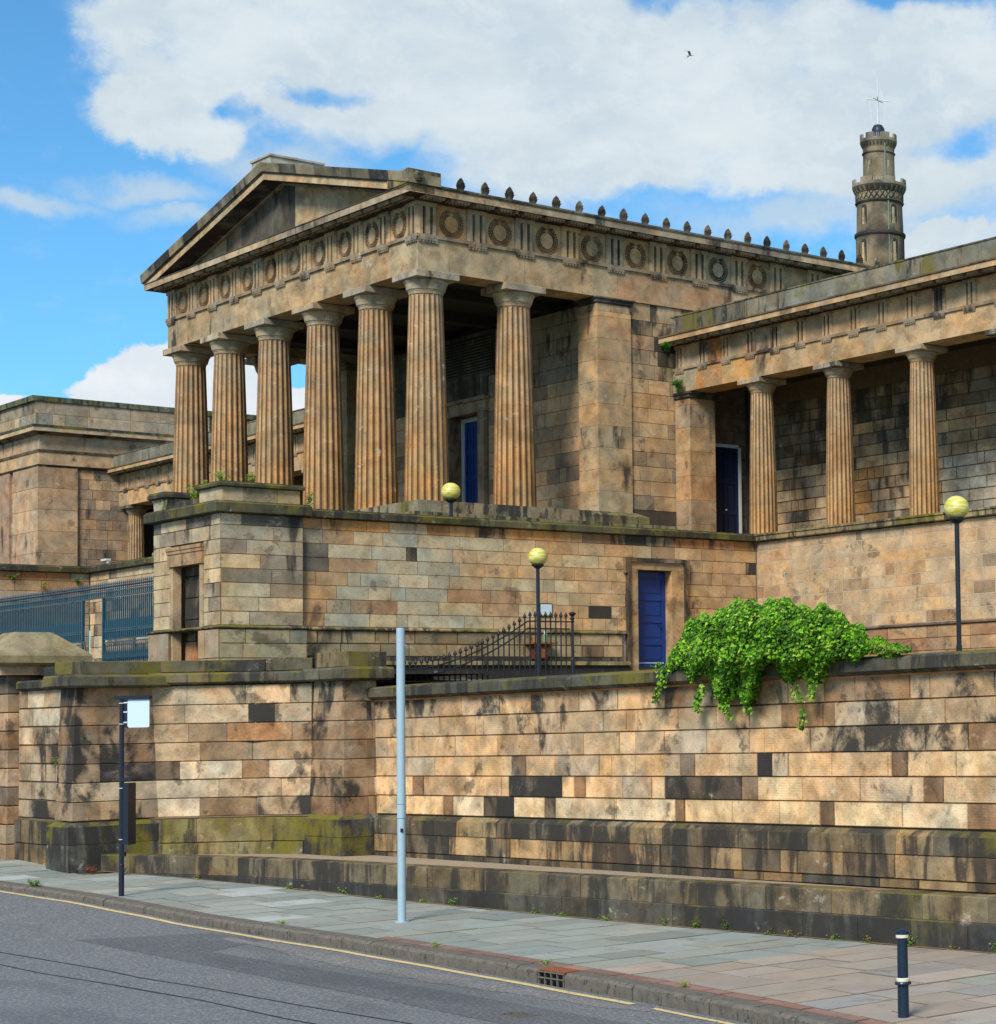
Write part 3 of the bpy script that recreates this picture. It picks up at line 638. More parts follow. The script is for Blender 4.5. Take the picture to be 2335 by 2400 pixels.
# battered piers
def pier(x0, x1, y0, y1, zs, zpl, zbase, pal, mat, seed, east=True, bat=.05, pm='mossy_plinth', parent=None, pp=.13):
    rr = random.Random(seed); zt_ = zs[-1]
    for k in range(len(zs)-1):
        z0, z1 = zs[k]+.007, zs[k+1]-.007; c = .012
        off = lambda z: bat*(zt_-z)
        cuts = [x0, x1] if rr.random() < .5 else [x0, x0+(x1-x0)*rr.uniform(.35, .65), x1]
        for a, b in zip(cuts, cuts[1:]):
            aL = lambda z: a-(off(z) if a == x0 else -.004); bR = lambda z: b+(off(z) if b == x1 else -.004)
            m = MB(pick(pal, rr)); rings = []
            for z, i in ((z0, c), (z0+c, 0), (z1-c, 0), (z1, c)):
                rings.append([(aL(z)+i*(a == x0), y0-off(z)+i, z), (bR(z)-i*(b == x1), y0-off(z)+i, z), (bR(z)-i*(b == x1), y0+.5, z), (aL(z)+i*(a == x0), y0+.5, z)])
            m.loft(rings); m.build('pier_stone', mat, parent)
        cuts = [y0+.5, y1] if rr.random() < .4 else [y0+.5, y0+.5+(y1-y0-.5)*rr.uniform(.3, .7), y1]
        for a, b in zip(cuts, cuts[1:]):
            m = MB(pick(pal, rr)); rings = []
            for z, i in ((z0, c), (z0+c, 0), (z1-c, 0), (z1, c)):
                rings.append([(x0-off(z)+i, a+.004, z), (x1+off(z)-i, a+.004, z), (x1+off(z)-i, b-.004, z), (x0-off(z)+i, b-.004, z)])
            m.loft(rings); m.build('pier_stone', mat, parent)
    o = bat*(zt_-zpl)
    for z0, z1, tt in ((zpl-.46, zpl, 0), (zbase, zpl-.47, .0)):
        for (a0, a1, b0, b1) in ((x0-o-pp, x1+o+pp, y0-o-pp, y0+.55), (x0-o-pp, x1+o+pp, y0+.556, y1)):
            m = MB(pick([(2, (.08, .085, .085), .2), (2, (.14, .135, .09), 0)], rr))
            top = z1 if tt == 0 and z1 == zpl else z1
            if z1 == zpl: m.loft([[(a0, b0, z0), (a1, b0, z0), (a1, b1, z0), (a0, b1, z0)], [(a0, b0, z1-.09), (a1, b0, z1-.09), (a1, b1, z1-.09), (a0, b1, z1-.09)], [(a0+pp, b0+(pp if b0 < y0 else 0), z1), (a1-pp, b0+(pp if b0 < y0 else 0), z1), (a1-pp, b1, z1), (a0+pp, b1, z1)]])
            else: m.box(a0, a1, b0, b1, z0, z1)
            m.build('plinth_stone', pm, parent)
    m = MB(); m.box(x0-.07, x1-.02, y0+.06, y1-.01, zbase, zt_-.01); m.build('pier_core', 'mortar', parent)
PP = [(3, (.29, .22, .15), .45), (2, (.23, .165, .11), .5), (1, (.42, .36, .27), .3), (1, (.34, .25, .16), .4), (1.3, (.11, .10, .10), .7)]
pier(2.64, 3.42, -10.12, -8.3, zb[:-1]+[4.43], 1.56, .3, PP, 'rusticated', 4, parent=bast, bat=.03)
pier(6.02, 7.38, -6.0, -5.26, zb[:-1]+[4.48], 1.60, .6, PP, 'rusticated', 9, parent=bast, bat=.03, pp=.1)
courses(bast, (0, -9.93, 0), X_, mY, -.3, 2.6, zb[:-1]+[4.43], lambda s, z, k, i, r: pick(BP, r), 'rusticated', avg=.8, seed=33, gz=.012)
courses(bast, (0, -9.93, 0), X_, mY, -.3, 2.6, [.45, 1.02, 1.54], lambda s, z, k, i, r: pick(PLN, r), 'plinth_stone', avg=.8, seed=35, t=.1, name='plinth_stone')
m = MB(); m.box(-.3, 2.6, -9.9, -9.4, .3, 4.42); m.build('core', 'mortar', bast)

# ------------------------------------------------------------------ big gate pier at the left edge
gp = empty('gate_pier', (-1, -9.6, .5), 'massive square gate pier with wide mossy sloping stone cap', 'gate pier')
gz_ = [.5, .98, 1.42, 1.84, 2.26, 2.68, 3.1, 3.52, 3.94, 4.36, 4.78]
rg = random.Random(3)
for k in range(len(gz_)-1):
    c = .014; z0, z1 = gz_[k]+.011, gz_[k+1]-.011; e = .05 if k < 2 else 0
    m = MB(pick([(2, (.28, .2, .13), .3), (2, (.34, .27, .2), .2), (1, (.14, .11, .09), .4)], rg))
    m.loft([[(-1.62-e+i, -10.17-e+i, z), (-.3+e-i, -10.17-e+i, z), (-.3+e-i, -8.85, z), (-1.62-e+i, -8.85, z)] for z, i in ((z0, c), (z0+c, 0), (z1-c, 0), (z1, c))]); m.build('pier_stone', 'rusticated', gp)
m = MB(); m.box(-1.58, -.33, -10.13, -8.9, .4, 5.0); m.build('core', 'mortar', gp)
m = MB((.36, .28, .2, 0)); m.box(-1.82, -.08, -10.4, -8.62, 4.79, 5.0); m.build('band', 'ashlar', gp)
m = MB((.25, .235, .15, -.6)); cx_, cy_ = -.95, -9.51
sq = lambda h, z: [(cx_-h, cy_-h, z), (cx_+h, cy_-h, z), (cx_+h, cy_+h, z), (cx_-h, cy_+h, z)]
m.loft([sq(.98, 5.0), sq(1.06, 5.06), sq(1.06, 5.22), sq(1.02, 5.28), sq(.40, 5.78)]); m.build('cap', 'temple_stone', gp)

# ------------------------------------------------------------------ street furniture
def cyl(name, mat, parent, x, y, prof, n=20): m = MB(); m.lathe(x, y, prof, n); return m.build(name, mat, parent, smooth=False)
px_, py_ = 8.38, -11.16; zb_ = zp(px_)
st = empty('bus_stop_pole', (px_, py_, zb_), 'slim black bus stop pole with blank pale panel and narrow timetable case', 'bus stop')
cyl('pole', 'black_paint', st, px_, py_, [(.05, zb_-.02), (.05, zb_+.6), (.045, zb_+.61), (.045, 4.10)])
u = Vector((.8, .6, 0)); nn_ = Vector((.6, -.8, 0)); o = Vector((px_, py_, 0))
def plate(name, mat, parent, a0, a1, z0, z1, t0, t1, o=o, u=u, n=nn_, c=0.):
    m = MB(); P = lambda a, z, d: o+u*a+n*d+Vector((0, 0, z))
    if c: ring = lambda d: [P(a0+c, z0, d), P(a1-c, z0, d), P(a1-c*.3, z0+c*.3, d), P(a1, z0+c, d), P(a1, z1-c, d), P(a1-c*.3, z1-c*.3, d), P(a1-c, z1, d), P(a0+c, z1, d), P(a0, z1-c, d), P(a0, z0+c, d)]
    else: ring = lambda d: [P(a0, z0, d), P(a1, z0, d), P(a1, z1, d), P(a0, z1, d)]
    m.loft([ring(t0), ring(t1)]); return m.build(name, mat, parent)
plate('top_bar', 'black_paint', st, -.13, .60, 4.10, 4.175, -.05, .05, c=.02)
plate('sign_panel', 'panel_pale', st, .125, .575, 3.56, 4.095, -.014, .014, c=.03)
plate('panel_frame', 'black_paint', st, .055, .12, 3.56, 4.09, -.016, .016)
for z_ in (3.66, 3.86, 4.04): plate('clip', 'white_paint', st, .05, .13, z_-.012, z_+.012, .017, .024)
for z_ in (3.63, 4.03, 1.33+1.07, 1.42): cyl('strap', 'white_paint', st, px_, py_, [(.049, z_-.008), (.052, z_-.006), (.052, z_+.006), (.049, z_+.008)], 16)
plate('timetable_case', 'black_paint', st, .05, .165, 1.32, 2.5, -.22, .05)
plate('case_hood', 'black_paint', st, .045, .25, 2.54, 2.60, -.25, .07)
plate('push_box', 'iron_black', st, .04, .075, 1.10, 1.18, -.04, .04)

px_, py_ = 16.19, -9.6; zb_ = zp(px_)
gpole = empty('utility_post', (px_, py_, zb_), 'tall plain pale blue-grey post standing on the pavement', 'post')
cyl('lower_tube', 'grey_blue_pole', gpole, px_, py_, [(.069, zb_-.02), (.069, 1.925)], 28)
cyl('collar', 'grey_blue_pole', gpole, px_, py_, [(.0725, 1.933), (.0725, 2.165)], 28)
cyl('upper_tube', 'grey_blue_pole', gpole, px_, py_, [(.0725, 2.172), (.070, 5.15), (.066, 5.175)], 28)
cyl('joint_ring', 'iron_black', gpole, px_, py_, [(.067, 1.915), (.067, 2.18)], 28)
cyl('base_flange', 'grey_blue_pole', gpole, px_, py_, [(.12, zb_-.01), (.12, zb_+.012)], 28)
m = MB(); m.box(px_+.05, px_+.085, py_-.05, py_-.02, 1.70, 1.76); m.build('padlock_eye', 'iron_black', gpole)

px_, py_ = 30.5, -11.23; zb_ = zp(px_)
bo = empty('bollard', (px_, py_, zb_), 'navy blue bollard with two cream bands near the kerb', 'bollard')
cyl('lower_post', 'bollard_navy', bo, px_, py_, [(.066, zb_-.02), (.064, zb_+.37)], 24)
cyl('collar', 'bollard_navy', bo, px_, py_, [(.07, zb_+.371), (.094, zb_+.38), (.097, zb_+.395), (.09, zb_+.412)], 24)
cyl('cream_band', 'cream_band', bo, px_, py_, [(.074, zb_+.414), (.076, zb_+.42), (.076, zb_+.45), (.07, zb_+.456)], 24)
cyl('upper_post', 'bollard_navy', bo, px_, py_, [(.063, zb_+.457), (.060, zb_+.91)], 24)
b2 = cyl('cream_band', 'cream_band', bo, px_, py_, [(.064, zb_+.911), (.074, zb_+.915), (.074, zb_+.945), (.066, zb_+.95)], 24)
cyl('cap', 'bollard_navy', bo, px_, py_, [(.068, zb_+.951), (.078, zb_+.96), (.078, zb_+.985), (.06, zb_+1.0), (.03, zb_+1.012)], 24)

def lamp(x, y, z0, zc, r, label, pr=.045, nm='globe_lamp_post'):
    l = empty(nm, (x, y, z0), label, 'lamp post', 'globe lamps around the terrace walls')
    cyl('post', 'black_paint', l, x, y, [(pr*1.25, z0), (pr*1.2, z0+.35), (pr*1.0, z0+.36), (pr, zc-r-.02)], 16)
    cyl('gallery', 'iron_black', l, x, y, [(pr*1.3, zc-r-.05), (r*.62, zc-r*.93), (r*.64, zc-r*.8)], 20)
    m = MB(); k = 20; m.lathe(x, y, [(r*math.sin(math.pi*i/k)*1.0+1e-4, zc-r*math.cos(math.pi*i/k)*.93) for i in range(k+1)], 32)
    m.build('globe', 'globe_glass', l, smooth=True, at=(x, y, zc)); return l
lamp(8.66, -2.0, 4.4, 7.19, .215, 'black lamp post with yellow-green globe beside the iron stair railing', .042)
lamp(22.5, -2.4, 4.35, 7.114, .225, 'black lamp post with yellow globe at the far right above the street wall', .043)
lamp(2.8, -.72, 8.32, 9.255, .235, 'short lamp with cream globe on the terrace below the temple columns', .045)

# ------------------------------------------------------------------ the temple-fronted building
WX = -15.41                                        # west end of the front; east end is x = 0
tem = empty('temple_building', (-7.7, 8, 8.3), 'soot-streaked stone temple with Doric columns, wreathed frieze and pediment', 'building')
CP = [(1, (.42, .31, .185), .0)]
def shaft_mb(r0, r1, z0, z1, ZA, ZB, tint, nfl=20, dep=.085, steps=3, gap=.004):
    # r0/r1 radii at ZA/ZB of the whole shaft; this drum spans z0..z1
    m = MB(tint); rings = []
    for i in range(steps+1):
        z = z0+gap+(z1-z0-2*gap)*i/steps; q = (z-ZA)/(ZB-ZA); r = r0+(r1-r0)*q+.012*math.sin(math.pi*q)
        ring = []
        for f in range(nfl):
            for j, d in ((0, 0), (.09, .0), (.22, .55), (.5, 1.0), (.78, .55), (.91, .0)):
                a = 2*math.pi*(f+j)/nfl; rr_ = r*(1-dep*d); ring.append((rr_*math.cos(a), rr_*math.sin(a), z))
        rings.append(ring)
    e0 = [(x*.992, y*.992, z0) for x, y, _ in rings[0]]; e1 = [(x*.992, y*.992, z1) for x, y, _ in rings[-1]]
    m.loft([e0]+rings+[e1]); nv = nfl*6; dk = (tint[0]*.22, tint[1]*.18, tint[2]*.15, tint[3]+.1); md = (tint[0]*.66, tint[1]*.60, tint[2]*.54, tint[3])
    for q in range(len(m.f)-2):      # darker arrises between the flutes
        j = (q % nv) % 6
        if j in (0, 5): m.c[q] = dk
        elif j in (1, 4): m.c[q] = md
    return m
def make_column(parent, name, x, y, zb, zt, r0, r1, ech_r, aba_h, cap_h, aba_t, ndr, mats=('column_stone',), seed=0, label=None):
    rr = random.Random(seed); c = empty(name, (x, y, zb), parent=parent); zs = zt-aba_t-cap_h; H = zs-zb
    cuts = [zb]+[zb+H*(i+rr.uniform(-.08, .08))/ndr for i in range(1, ndr)]+[zs]
    for a, b in zip(cuts, cuts[1:]):
        hq = (a-zb)/(zs-zb); kq = rr.uniform(.93, 1.07)
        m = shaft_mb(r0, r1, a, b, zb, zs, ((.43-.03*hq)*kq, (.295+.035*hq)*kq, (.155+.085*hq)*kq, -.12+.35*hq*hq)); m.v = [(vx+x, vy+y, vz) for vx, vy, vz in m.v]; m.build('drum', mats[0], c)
    m = MB(pick([(1, (.42, .36, .26), .1), (1, (.36, .33, .26), .2)], rr))
    m.lathe(x, y, [(r1*1.0, zs), (r1*1.03, zs+cap_h*.12), (r1*1.03, zs+cap_h*.16), (r1*1.07, zs+cap_h*.20), (r1*1.07, zs+cap_h*.24), (r1*1.14, zs+cap_h*.32), (ech_r*.93, zs+cap_h*.72), (ech_r, zs+cap_h*.88), (ech_r*.985, zs+cap_h)], 40)
    m.build('echinus', 'temple_stone', c)
    m = MB(pick([(1, (.40, .36, .29), .2), (1, (.30, .28, .24), .5)], rr)); h = aba_h; z1 = zt-.006; z0 = zt-aba_t+.002
    m.loft([[(x-q, y-q, z), (x+q, y-q, z), (x+q, y+q, z), (x-q, y+q, z)] for q, z in ((h-.012, z0), (h, z0+.012), (h, z1-.012), (h-.012, z1))]); m.build('abacus', 'temple_stone', c)
    return c
def copy_column(src, parent, x, y, z):
    c = src.copy(); col.objects.link(c); ORG[c.name] = Vector((x, y, z)); c.parent = parent; c.location = ORG[c.name]-ORG[parent.name]
    for ch in list(src.children):
        d = ch.copy(); col.objects.link(d); d.parent = c; ORG[d.name] = ORG[ch.name]-ORG[src.name]+ORG[c.name]
    return c
ZS, ZAB = 9.33, 15.41
protos = [make_column(tem, 'column', -.52, .525, ZS, ZAB, .582, .440, .580, .635, .37, .195, 6, seed=41), make_column(tem, 'column', -3.21, .525, ZS, ZAB, .582, .440, .580, .635, .37, .195, 6, seed=52), make_column(tem, 'column', -6.21, .525, ZS, ZAB, .582, .440, .580, .635, .37, .195, 6, seed=67)]
for i, (x, y) in enumerate([(-9.21, .525), (-12.19, .525), (-14.89, .525), (-.52, 3.21), (-14.89, 3.21)]):
    copy_column(protos[(i*2+1) % 3], tem, x, y, ZS)
# stylobate and floor
m = MB((.21, .21, .17, .1)); m.box(WX-.08, .08, -.08, 5.9, 9.0, ZS); m.build('stylobate', 'coping_stone', tem)
m = MB((.2, .2, .15, .1)); m.box(WX-.35, .34, -.34, 5.9, 8.66, 8.998); m.build('stylobate_step', 'coping_stone', tem)
m = MB((.2, .2, .15, .1)); m.box(WX-.6, .6, -.6, 5.9, 8.3, 8.658); m.build('stylobate_step', 'coping_stone', tem)
m = MB((.2, .2, .14, .2)); m.box(.06, .36, 3.9, 8.0, 8.3, 8.99); m.build('base_course', 'coping_stone', tem)
# architrave
ARC = [(3, (.40, .325, .215), .0), (2, (.44, .35, .225), -.1), (1.5, (.35, .30, .225), .15), (1, (.42, .28, .17), 0)]
Z0, Z1, Z2, Z3 = 15.415, 16.28, 16.37, 17.23
r_ = random.Random(8)
fx = [0, -1.6, -4.7, -7.71, -10.7, -13.7, WX]
for a, b in zip(fx, fx[1:]): m = MB(pick(ARC, r_)); m.box(b+.004, a-.004, .004, .92, Z0, Z1); m.build('architrave_block', 'temple_stone', tem)
YL = 24.
fy = [.925, 3.25, 6.3, 8.2, 10.4, 12.8, 15.2, 18, 21, YL]
for a, b in zip(fy, fy[1:]):
    m = MB(pick(ARC, r_)); m.box(-.92, -.004, a+.004, b-.004, Z0, Z1); m.build('architrave_block', 'temple_stone', tem)
m = MB(pick(ARC, r_)); m.box(WX+.004, WX+.92, .925, YL, Z0, Z1); m.build('architrave_block', 'temple_stone', tem)
# taenia
m = MB((.3, .26, .2, .3)); m.box(WX-.055, .055, -.055, .5, Z1, Z2-.002); m.build('taenia', 'temple_stone', tem)
m = MB((.3, .26, .2, .3)); m.box(-.5, .055, .502, YL, Z1, Z2-.002); m.build('taenia', 'temple_stone', tem)
TS = 1.484; TW = .57
def regula(o, u, n, s, parent, w_=TW, z=Z1, sc_=1., mat='temple_stone'):
    m = MB((.27, .24, .19, .4)); o = Vector(o); P = lambda a, d, q: o+u*a+n*d+Vector((0, 0, q))
    def bx(a0, a1, d1, q0, q1):
        m.hexa([P(a0, -.01, q0), P(a1, -.01, q0), P(a1, d1, q0), P(a0, d1, q0), P(a0, -.01, q1), P(a1, -.01, q1), P(a1, d1, q1), P(a0, d1, q1)])
    bx(s-w_/2, s+w_/2, .052*sc_, z-.07*sc_, z-.002)
    for i in range(6):
        c = s-w_/2+w_*(i+.5)/6; bx(c-w_*.055, c+w_*.055, .045*sc_, z-.125*sc_, z-.071*sc_)
    return m.build('regula', mat, parent)
def triglyph(o, u, n, s, parent, tint, w_=TW, z0=Z2, z1=Z3, mat='temple_stone', t=.03, d0=-.08):
    o = Vector(o); h = z1-z0; zt_ = z1-.115*h/.86; m = MB(tint); g_ = .055*w_/.57
    prof = [(0, d0), (0, t-g_), (.055, t), (.235, t), (.29, t-g_), (.345, t), (.445, t), (.5, t)]
    prof = [(0, d0), (0, t-g_), (.09, t), (.20, t), (.285, t-g_*1.3), (.37, t), (.63, t), (.715, t-g_*1.3), (.80, t), (.91, t), (1, t-g_), (1, d0)]
    prof = [(0, d0), (0, t-g_), (.085, t), (.235, t), (.31, t-g_*1.7), (.385, t), (.465, t), (.535, t), (.615, t), (.69, t-g_*1.7), (.765, t), (.915, t), (1, t-g_), (1, d0)]
    P = lambda a, d, q: o+u*(s-w_/2+a*w_)+n*d+Vector((0, 0, q))
    m.loft([[P(a, d, z0+.002) for a, d in prof], [P(a, d, zt_) for a, d in prof]])
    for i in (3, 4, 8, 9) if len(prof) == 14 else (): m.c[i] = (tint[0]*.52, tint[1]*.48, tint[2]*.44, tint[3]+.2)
    m.hexa([P(-.02, d0, zt_+.001), P(1.02, d0, zt_+.001), P(1.02, t+.018, zt_+.001), P(-.02, t+.018, zt_+.001), P(-.02, d0, z1), P(1.02, d0, z1), P(1.02, t+.018, z1), P(-.02, t+.018, z1)])
    return m.build('triglyph', mat, parent)
def wreath_mesh():
    m = MB((.21, .155, .10, .2)); rw_ = random.Random(2)
    for k in range(30):
        a = 2*math.pi*(k+.5)/30-math.pi/2
        if abs(((a-math.pi/2+math.pi) % (2*math.pi))-math.pi) < .12: continue
        up_ = 1 if math.cos(a) > 0 else -1
        for rad, tl in ((.235, .55), (.295, -.35), (.355, -.1)):
            cx_, cz_ = rad*math.cos(a)*.98, rad*math.sin(a)*1.06
            th = a+math.pi/2*up_+tl*up_+rw_.uniform(-.2, .2); l = .078; w_ = .031
            dx, dz = math.cos(th), math.sin(th)
            q = [(cx_-dx*l*.6, 0, cz_-dz*l*.6), (cx_-dz*w_, -.0, cz_+dx*w_), (cx_+dx*l*.7, 0, cz_+dz*l*.7), (cx_+dz*w_, -.0, cz_-dx*w_)]
            top = (cx_, -.05, cz_)
            m.add(q+[top], [(0, 1, 4), (1, 2, 4), (2, 3, 4), (3, 0, 4)])
    for s_ in (-1, 1):      # ribbon ends at the open top
        m.add([(s_*.02, 0, .33), (s_*.20, 0, .39), (s_*.19, -.04, .34), (s_*.02, -.03, .30), (s_*.16, 0, .30)], [(0, 1, 2, 3), (3, 2, 4)])
        m.lathe(s_*.17, -.01, [(.028, .33), (.03, .36), (.01, .385)], 6)
    me = m.build('wreath', 'grime_stone', None, at=(0, 0, 0)); return me
WR = wreath_mesh(); WR_me = WR.data; bpy.data.objects.remove(WR)
def wreath(x, y, z, rz, sx=1.):
    o = bpy.data.objects.new('wreath', WR_me); col.objects.link(o); ORG[o.name] = Vector((x, y, z)); o.parent = tem; o.location = ORG[o.name]-ORG[tem.name]; o.rotation_euler = (0, 0, rz); o.scale = (sx, 1, sx); return o
MTP = [(3, (.43, .35, .235), -.1), (2, (.40, .335, .24), .0), (1, (.47, .35, .21), -.1)]
def metope(o, u, n, a, b, parent, z0=Z2, z1=Z3, d=-.055, tint=None, mat='temple_stone'):
    o = Vector(o); m = MB(tint or pick(MTP, r_)); P = lambda s, q, z: o+u*s+n*q+Vector((0, 0, z))
    m.hexa([P(a, d-.1, z0+.002), P(b, d-.1, z0+.002), P(b, d, z0+.002), P(a, d, z0+.002), P(a, d-.1, z1), P(b, d-.1, z1), P(b, d, z1), P(a, d, z1)])
    # plain band along the top of each panel
    m.hexa([P(a+.001, d+.001, z1-.13), P(b-.001, d+.001, z1-.13), P(b-.001, d+.022, z1-.13), P(a+.001, d+.022, z1-.13), P(a+.001, d+.001, z1-.002), P(b-.001, d+.001, z1-.002), P(b-.001, d+.022, z1-.002), P(a+.001, d+.022, z1-.002)])
    return m.build('metope', mat, parent)
TGP = [(3, (.40, .34, .245), .1), (2, (.44, .36, .24), 0), (1, (.35, .32, .25), .2)]
for i in range(11):
    s = -.285-TS*i; triglyph((0, 0, 0), X_, mY, s, tem, pick(TGP, r_)); regula((0, 0, 0), X_, mY, s, tem)
    if i < 10: metope((0, 0, 0), X_, mY, s-TS+TW/2+.002, s-TW/2-.002, tem); wreath(s-TS/2, .054, 16.76, 0, .98)
NF = 15
for i in range(NF):
    s = .285+TS*i; triglyph((0, 0, 0), Y_, X_, s, tem, pick(TGP, r_)); regula((0, 0, 0), Y_, X_, s, tem)
    metope((0, 0, 0), Y_, X_, s+TW/2+.002, s+TS-TW/2-.002, tem, tint=(.52, .32, .16, -.4) if i == 0 else None)
    if i < 8: wreath(-.054, s+TS/2, 16.76, math.pi/2, .98)
m = MB((.3, .25, .18, .2)); m.box(WX+.1, -.2, .2, .9, Z2, Z3); m.box(-.9, -.2, .9, YL, Z2, Z3); m.box(WX+.1, WX+.9, .9, YL, Z2, Z3); m.build('frieze_backing', 'temple_stone', tem)
def soot(m, idx, tint=(.035, .032, .028, .4)):  # soot tint; on undersides it also paints in the cornice shade
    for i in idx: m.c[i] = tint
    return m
# bed moulding, corona, mutules
BED = [(-.1, 17.232), (.06, 17.232), (.075, 17.27), (.075, 17.315), (-.1, 17.315)]
COR = [(-.2, 17.318), (.49, 17.318), (.49, 17.30), (.53, 17.30), (.53, 17.475), (.55, 17.482), (.55, 17.50), (-.2, 17.52)]
m = MB((.07, .06, .05, .5)); m.ext(BED, (0, 0, 0), X_, mY, WX-.07, .07); m.build('bed_moulding', 'temple_stone', tem)  # near-black tint: soot plus the shade below the corona, painted in
m = MB((.07, .06, .05, .5)); m.ext(BED, (0, 0, 0), Y_, X_, 0, YL); m.build('bed_moulding', 'temple_stone', tem)
CRP = [(4, (.45, .37, .25), -.1), (2, (.38, .34, .26), .1), (1, (.28, .25, .21), .3)]
s = .53
while s > WX-.53+.1:
    e = max(WX-.53, s-r_.uniform(1.7, 2.4)); e = WX-.53 if e < WX else e
    m = MB(pick(CRP, r_)); m.ext(COR, (0, 0, 0), X_, mY, e+.003, s-.003); soot(m, (0, 1, 2)); soot(m, (4, 5, 6), (.10, .095, .085, .35)); m.build('cornice_block', 'temple_stone', tem); s = e  # underside tint: soot plus painted-in cornice shade
s = .21
while s < YL-.1:
    e = min(YL, s+r_.uniform(1.7, 2.6)); m = MB(pick(CRP, r_)); m.ext(COR, (0, 0, 0), Y_, X_, s+.003, e-.003); soot(m, (0, 1, 2)); soot(m, (4, 5, 6), (.10, .095, .085, .35)); m.build('cornice_block', 'temple_stone', tem); s = e  # underside tint: soot plus painted-in cornice shade
def mutule(o, u, n, s, parent, w_=.56, z=17.316, d0=.10, d1=.45, h=.06, mat='temple_stone', ng=6):
    o = Vector(o); m = MB((.38, .32, .23, .1)); P = lambda a, d, q: o+u*a+n*d+Vector((0, 0, q))
    def bx(a0, a1, e0, e1, q0, q1): m.hexa([P(a0, e0, q0), P(a1, e0, q0), P(a1, e1, q0), P(a0, e1, q0), P(a0, e0, q1), P(a1, e0, q1), P(a1, e1, q1), P(a0, e1, q1)])
    bx(s-w_/2, s+w_/2, d0, d1, z-h, z); soot(m, (5,), (.10, .09, .07, .3))  # mutule underside tint: soot plus painted-in shade
    for i in range(ng):
        c = s-w_/2+w_*(i+.5)/ng
        for dd in (d1-.035, (d0+d1)/2): bx(c-w_*.05, c+w_*.05, dd-.025, dd+.02, z-h-.03, z-h+.001)
    return m.build('mutule', mat, parent)
for i in range(21): mutule((0, 0, 0), X_, mY, -.285-TS/2*i, tem)
for i in range(2*NF): mutule((0, 0, 0), Y_, X_, .285+TS/2*i, tem)
# pediment
XC = -7.7; SL = .2335
zr_ = lambda x, h=0: 17.50+h+(8.25-abs(x-XC))*SL
js = [0.53+.0]+[-3.97+1.04*i for i in range(4)][::-1]
tj = [.55, -.3, -1.2, -2.1, -3.0, -3.97, -4.99, -6.05, -7.08, -8.43, -9.47, -10.5, -11.5, -12.5, -13.5, -14.6, WX-.5]
for i, (b, a) in enumerate(zip(tj, tj[1:])):
    zt_ = [zr_(a, -.1), zr_(b, -.1)]
    if max(zt_) < 17.6: continue
    tint = {7: (.44, .36, .24, 0), 8: (.075, .075, .07, .3), 9: (.11, .11, .10, .25), 10: (.10, .095, .085, .3), 11: (.2, .17, .13, .3)}.get(i, (*jit((.45, .36, .225), .08, r_), -.35))
    m = MB(tint); y = .12; top = [(a+.004, max(17.52, zt_[0])), (b-.004, max(17.52, zt_[1]))]
    if a < XC < b: top.insert(1, (XC, zr_(XC, -.1)))
    fr = [(a+.004, 17.5), (b-.004, 17.5)]+top[::-1]
    m.loft([[(x, y, z) for x, z in fr], [(x, y+.15, z) for x, z in fr]]); m.build('tympanum_slab', 'temple_stone', tem)
def rake(h0, h1, y0, y1, name, pal, njs, mat='temple_stone', x_end=.53, dy=0.):
    for side in (1, -1):
        L_ = 8.23+x_end-.53; cuts = [0]+[L_*(i+r_.uniform(-.12, .12))/njs for i in range(1, njs)]+[L_]
        for a, b in zip(cuts, cuts[1:]):
            xa, xb = XC+side*(a+(.003 if a else 0)), XC+side*(b-.003); m = MB(pick(pal, r_))
            ring = lambda x: [(x, y0, zr_(x, h0)), (x, y1, zr_(x, h0)), (x, y1, zr_(x, h1)), (x, y0+dy, zr_(x, h1))]
            m.loft([ring(xa), ring(xb)])
            if name == 'raking_cornice_block': soot(m, (0,), (.06, .05, .04, .35))  # rake underside tint: soot plus painted-in shade
            m.build(name, mat, tem)
rake(-.20, -.01, -.53, .3, 'raking_cornice_block', [(3, (.46, .37, .24), -.1), (1, (.40, .31, .2), .1)], 6)
rake(-.005, .03, -.56, .3, 'raking_fillet', [(1, (.12, .11, .1), .4)], 1)
rake(.035, .29, -.60, .35, 'sima_block', [(2, (.13, .135, .115), .35), (1, (.24, .23, .17), .15), (2, (.075, .08, .08), .6)], 8, x_end=.6, dy=-.04)
m = MB((.3, .26, .2, .2)); 
for side in (1, -1): m.loft([[(XC, .02, zr_(XC, -.26)), (XC, .12, zr_(XC, -.26)), (XC, .12, zr_(XC, -.2)), (XC, .02, zr_(XC, -.2))], [(XC+side*8, .02, zr_(XC+8, -.26)), (XC+side*8, .12, zr_(XC+8, -.26)), (XC+side*8, .12, zr_(XC+8, -.2)), (XC+side*8, .02, zr_(XC+8, -.2))]])
m.build('raking_bed_moulding', 'temple_stone', tem)
# roof and ridge block
for side in (1, -1):
    m = MB(); e = XC+side*8.18; ze = zr_(e, .02); z_ = zr_(XC, .02)
    m.loft([[(XC, .3, z_), (e, .3, ze), (e, .3, ze-.1), (XC, .3, z_-.1)], [(XC, YL, z_), (e, YL, ze), (e, YL, ze-.1), (XC, YL, z_-.1)]])
    for k in range(26): y = .9+k*.9; m.loft([[(XC, y, z_), (e, y, ze), (e, y, ze+.05), (XC, y, z_+.05)], [(XC, y+.05, z_), (e, y+.05, ze), (e, y+.05, ze+.05), (XC, y+.05, z_+.05)]])
    m.build('roof_slope', 'lead_roof', tem)
m = MB((.36, .40, .41, .1)); m.box(-8.98, -7.80, -.28, 1.35, 19.5, 19.99); m.box(-9.02, -7.76, -.32, 1.4, 19.993, 20.05); m.build('ridge_block', 'temple_stone', tem)
